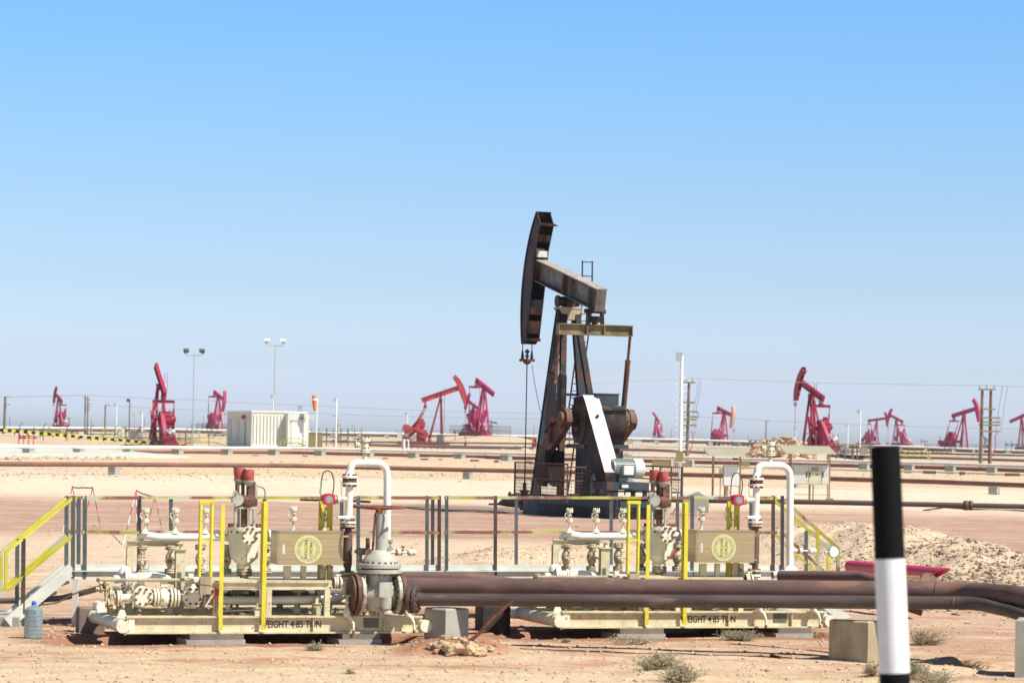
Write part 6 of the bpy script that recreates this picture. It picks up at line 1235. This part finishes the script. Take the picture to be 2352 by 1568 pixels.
hut('cabinet_shelter', 'flat roofed shelter over boxes left of the marker post', 1925, 1958, 1021, 1045, 400, 'galvl', 'olive', 'shelter')
hut('cabinet_shelter', 'second flat roofed shelter right beside the lamp pole', 1970, 2000, 1022, 1046, 400, 'galvl', 'olive', 'shelter')
hut('utility_box', 'grey box on the ground right of the black pumpjack gearbox', 1755, 1776, 1004, 1022, 430, 'galvl', None, 'box') if False else hut('utility_box', 'grey box on legs just right of the small headless pumpjack base', 1453, 1472, 1009, 1024, 430, 'galvl', None, 'box')
hut('utility_box', 'pale box behind the rails of the side on red pumpjack', 1003, 1017, 998, 1012, 480, 'galv', None, 'box')
hut('utility_hut', 'low olive hut right of the shed behind the windsock', 700, 740, 993, 1016, 440, 'olive', None)
hut('utility_box', 'white tank box left of the green fence posts', 845, 870, 1004, 1020, 430, 'galvl', None, 'box') if False else None
t = thing('cut_drum', 'red half drum on the sand left of the black pumpjack legs', 'drum', at(1235, 1016, 480)); b = MB(); b.cyl((-1.0, 0, 0), (1.0, 0, 0), .75, .55, n=16); b.build('drum_body', M['redp'], t); MB().box((-.2, -.9, -.6), (.9, -.78, 1.6)).build('white_plate', M['galvl'], t)
t = pole('vent_pipe', 'fat white vent pipe with thin grey top left of the side on red pumpjack', 'pipe', 927, 1008, 1036, 380, 8, M['galvl'], 0, taper=1.0); b = MB(); o = t.location; b.tube([at(928, 1006, 380)-o, at(929, 992, 380)-o, at(938, 982, 380)-o], .06, 6); b.build('vent_tip', M['galv'], t)
t = pole('marker_pole', 'short white post in front of the vent pipe', 'post', 938, 1008, 1036, 378, 3, M['polew'], 0, taper=1.0)
# low equipment far left and mid: valves and pipework clusters between pipelines
for i, (px, by, w, Y, m, lab) in enumerate(((60, 1010, 34, 400, 'redp', 'red frame behind the start of the striped barrier'), (190, 1012, 26, 400, 'galvl', 'pale pipe skid under the middle of the striped barrier'), (270, 1014, 20, 400, 'galvl', 'pale pipework under the right half of the striped barrier'), (1430, 1052, 22, 335, 'conc', 'low concrete pit edge left of the belt guard'), (1080, 998, 70, 500, 'cage', 'dark pipe manifold at the feet of the pink pumpjacks'), (2330, 1026, 40, 560, 'green', 'dark machinery behind the twin poles'), (1700, 1026, 40, 480, 'galv', 'grey pipework at the foot of the rose pumpjack'), (1740, 1018, 30, 520, 'galv', 'grey pipework left of the boulders'), (1930, 1044, 60, 380, 'galv', 'pale pipework on the ground under the flat roofed shelters'))):
    p = at(px, by, Y); t = thing('pipe_manifold', lab, 'pipework', p); W2 = w*Y/FL/2; b = MB(); r_ = random.Random(i)
    b.bar((-W2, 0, .55), (W2, 0, .55), .12, .12); b.bar((-W2, .4, .25), (W2, .4, .25), .12, .12)
    n = max(3, int(W2*1.4))
    for k in range(n+1): x = -W2+2*W2*k/n; b.bar((x, 0, -1.2), (x, 0, r_.uniform(.6, 1.2)), .12, .12, up=(0, 1, 0)); b.cbox((x+r_.uniform(-.3, .3), .2, r_.uniform(.2, .5)), (.4, .4, .3))
    b.build('pipework', M[m], t)

# pipework scattered over the far field
rf = random.Random(77)
for k in range(34):
    px = 20+k*69+rf.uniform(-20, 20)
    if 515 < px < 705 or 1240 < px < 1300: continue
    yF, YF = lerp_line(FP, px); yW, YW = lerp_line(WP, px); f = rf.uniform(.12, .55); py = yF+6+(yW-yF-10)*f; Y = 570-170*f
    p = at(px, py, Y); p.z = hz(p.x, Y); t = thing('pipe_manifold', 'low cluster of small pipes on the far sand between the two white pipelines', 'pipework', p, rf.uniform(-.3, .3), 'pipe clusters between the white pipelines'); b = MB(); W2 = rf.uniform(1.2, 3.4)
    b.bar((-W2, 0, .6), (W2, 0, .6), .16, .16); b.bar((-W2*.8, .5, .3), (W2, .5, .3), .14, .14)
    for q in range(5): x = -W2+2*W2*q/4; h = rf.uniform(.5, 1.5); b.bar((x, 0, -.6), (x, 0, h), .12, .12, up=(0, 1, 0)); b.cbox((x, .1, h*.7), (.35, .3, .22))
    b.build('pipework', M[rf.choice(['galv', 'galvl', 'dpipe', 'vdark', 'cab', 'galvl', 'poleb'])], t)
for i, pts in enumerate(([(0, 998, 480), (560, 1005, 486)], [(700, 1013, 470), (1280, 1019, 470)], [(1480, 1024, 470), (1720, 1028, 465)], [(1905, 1036, 460), (2400, 1047, 440)])):
    P = [at(*q) for q in pts]
    for q in P: q.z = max(q.z, hz(q.x, q.y)+.35)
    t = thing('thin_pipeline', ['thin pale pipe left of the shed beyond the barrier', 'thin dark pipe right of the shed below the far pipeline', 'thin pipe below the rose pumpjack', 'thin dark pipe at right beyond the marker post'][i], 'pipeline', P[0]); b = MB(); b.tube([q-P[0] for q in P], .14, 8); b.build('pipe_run', M['galvl' if i % 2 == 0 else 'dpipe'], t)
for k in range(16):
    px = 60+k*148+rf.uniform(-40, 40)
    if 500 < px < 710 or 1240 < px < 1420: continue
    yF, YF = lerp_line(FP, px); pole('far_pole', 'thin faint pole standing on the horizon among the pumpjacks', 'pole', px, yF-rf.uniform(12, 34), yF, 640, 1.6, M['timber'], .5, None, 'faint poles on the horizon')

# ---------------------------------------------------------------- dusty air
hm = bpy.data.materials.new('dusty_air'); hm.use_nodes = True; hn = hm.node_tree; hn.nodes.clear(); ho = hn.nodes.new('ShaderNodeOutputMaterial'); hv = hn.nodes.new('ShaderNodeVolumePrincipled')
hv.inputs['Color'].default_value = (.88, .91, 1, 1); hv.inputs['Density'].default_value = .00012; hv.inputs['Anisotropy'].default_value = .25; hn.links.new(hv.outputs[0], ho.inputs['Volume'])
b = MB(); b.box((-11500, -12, -3.2), (11500, 9100, 26)); o = b.build('haze', hm, smooth=False); o['kind'] = 'stuff'; o['label'] = 'thin dusty air paling the far pumpjacks and the horizon'; o['category'] = 'haze'
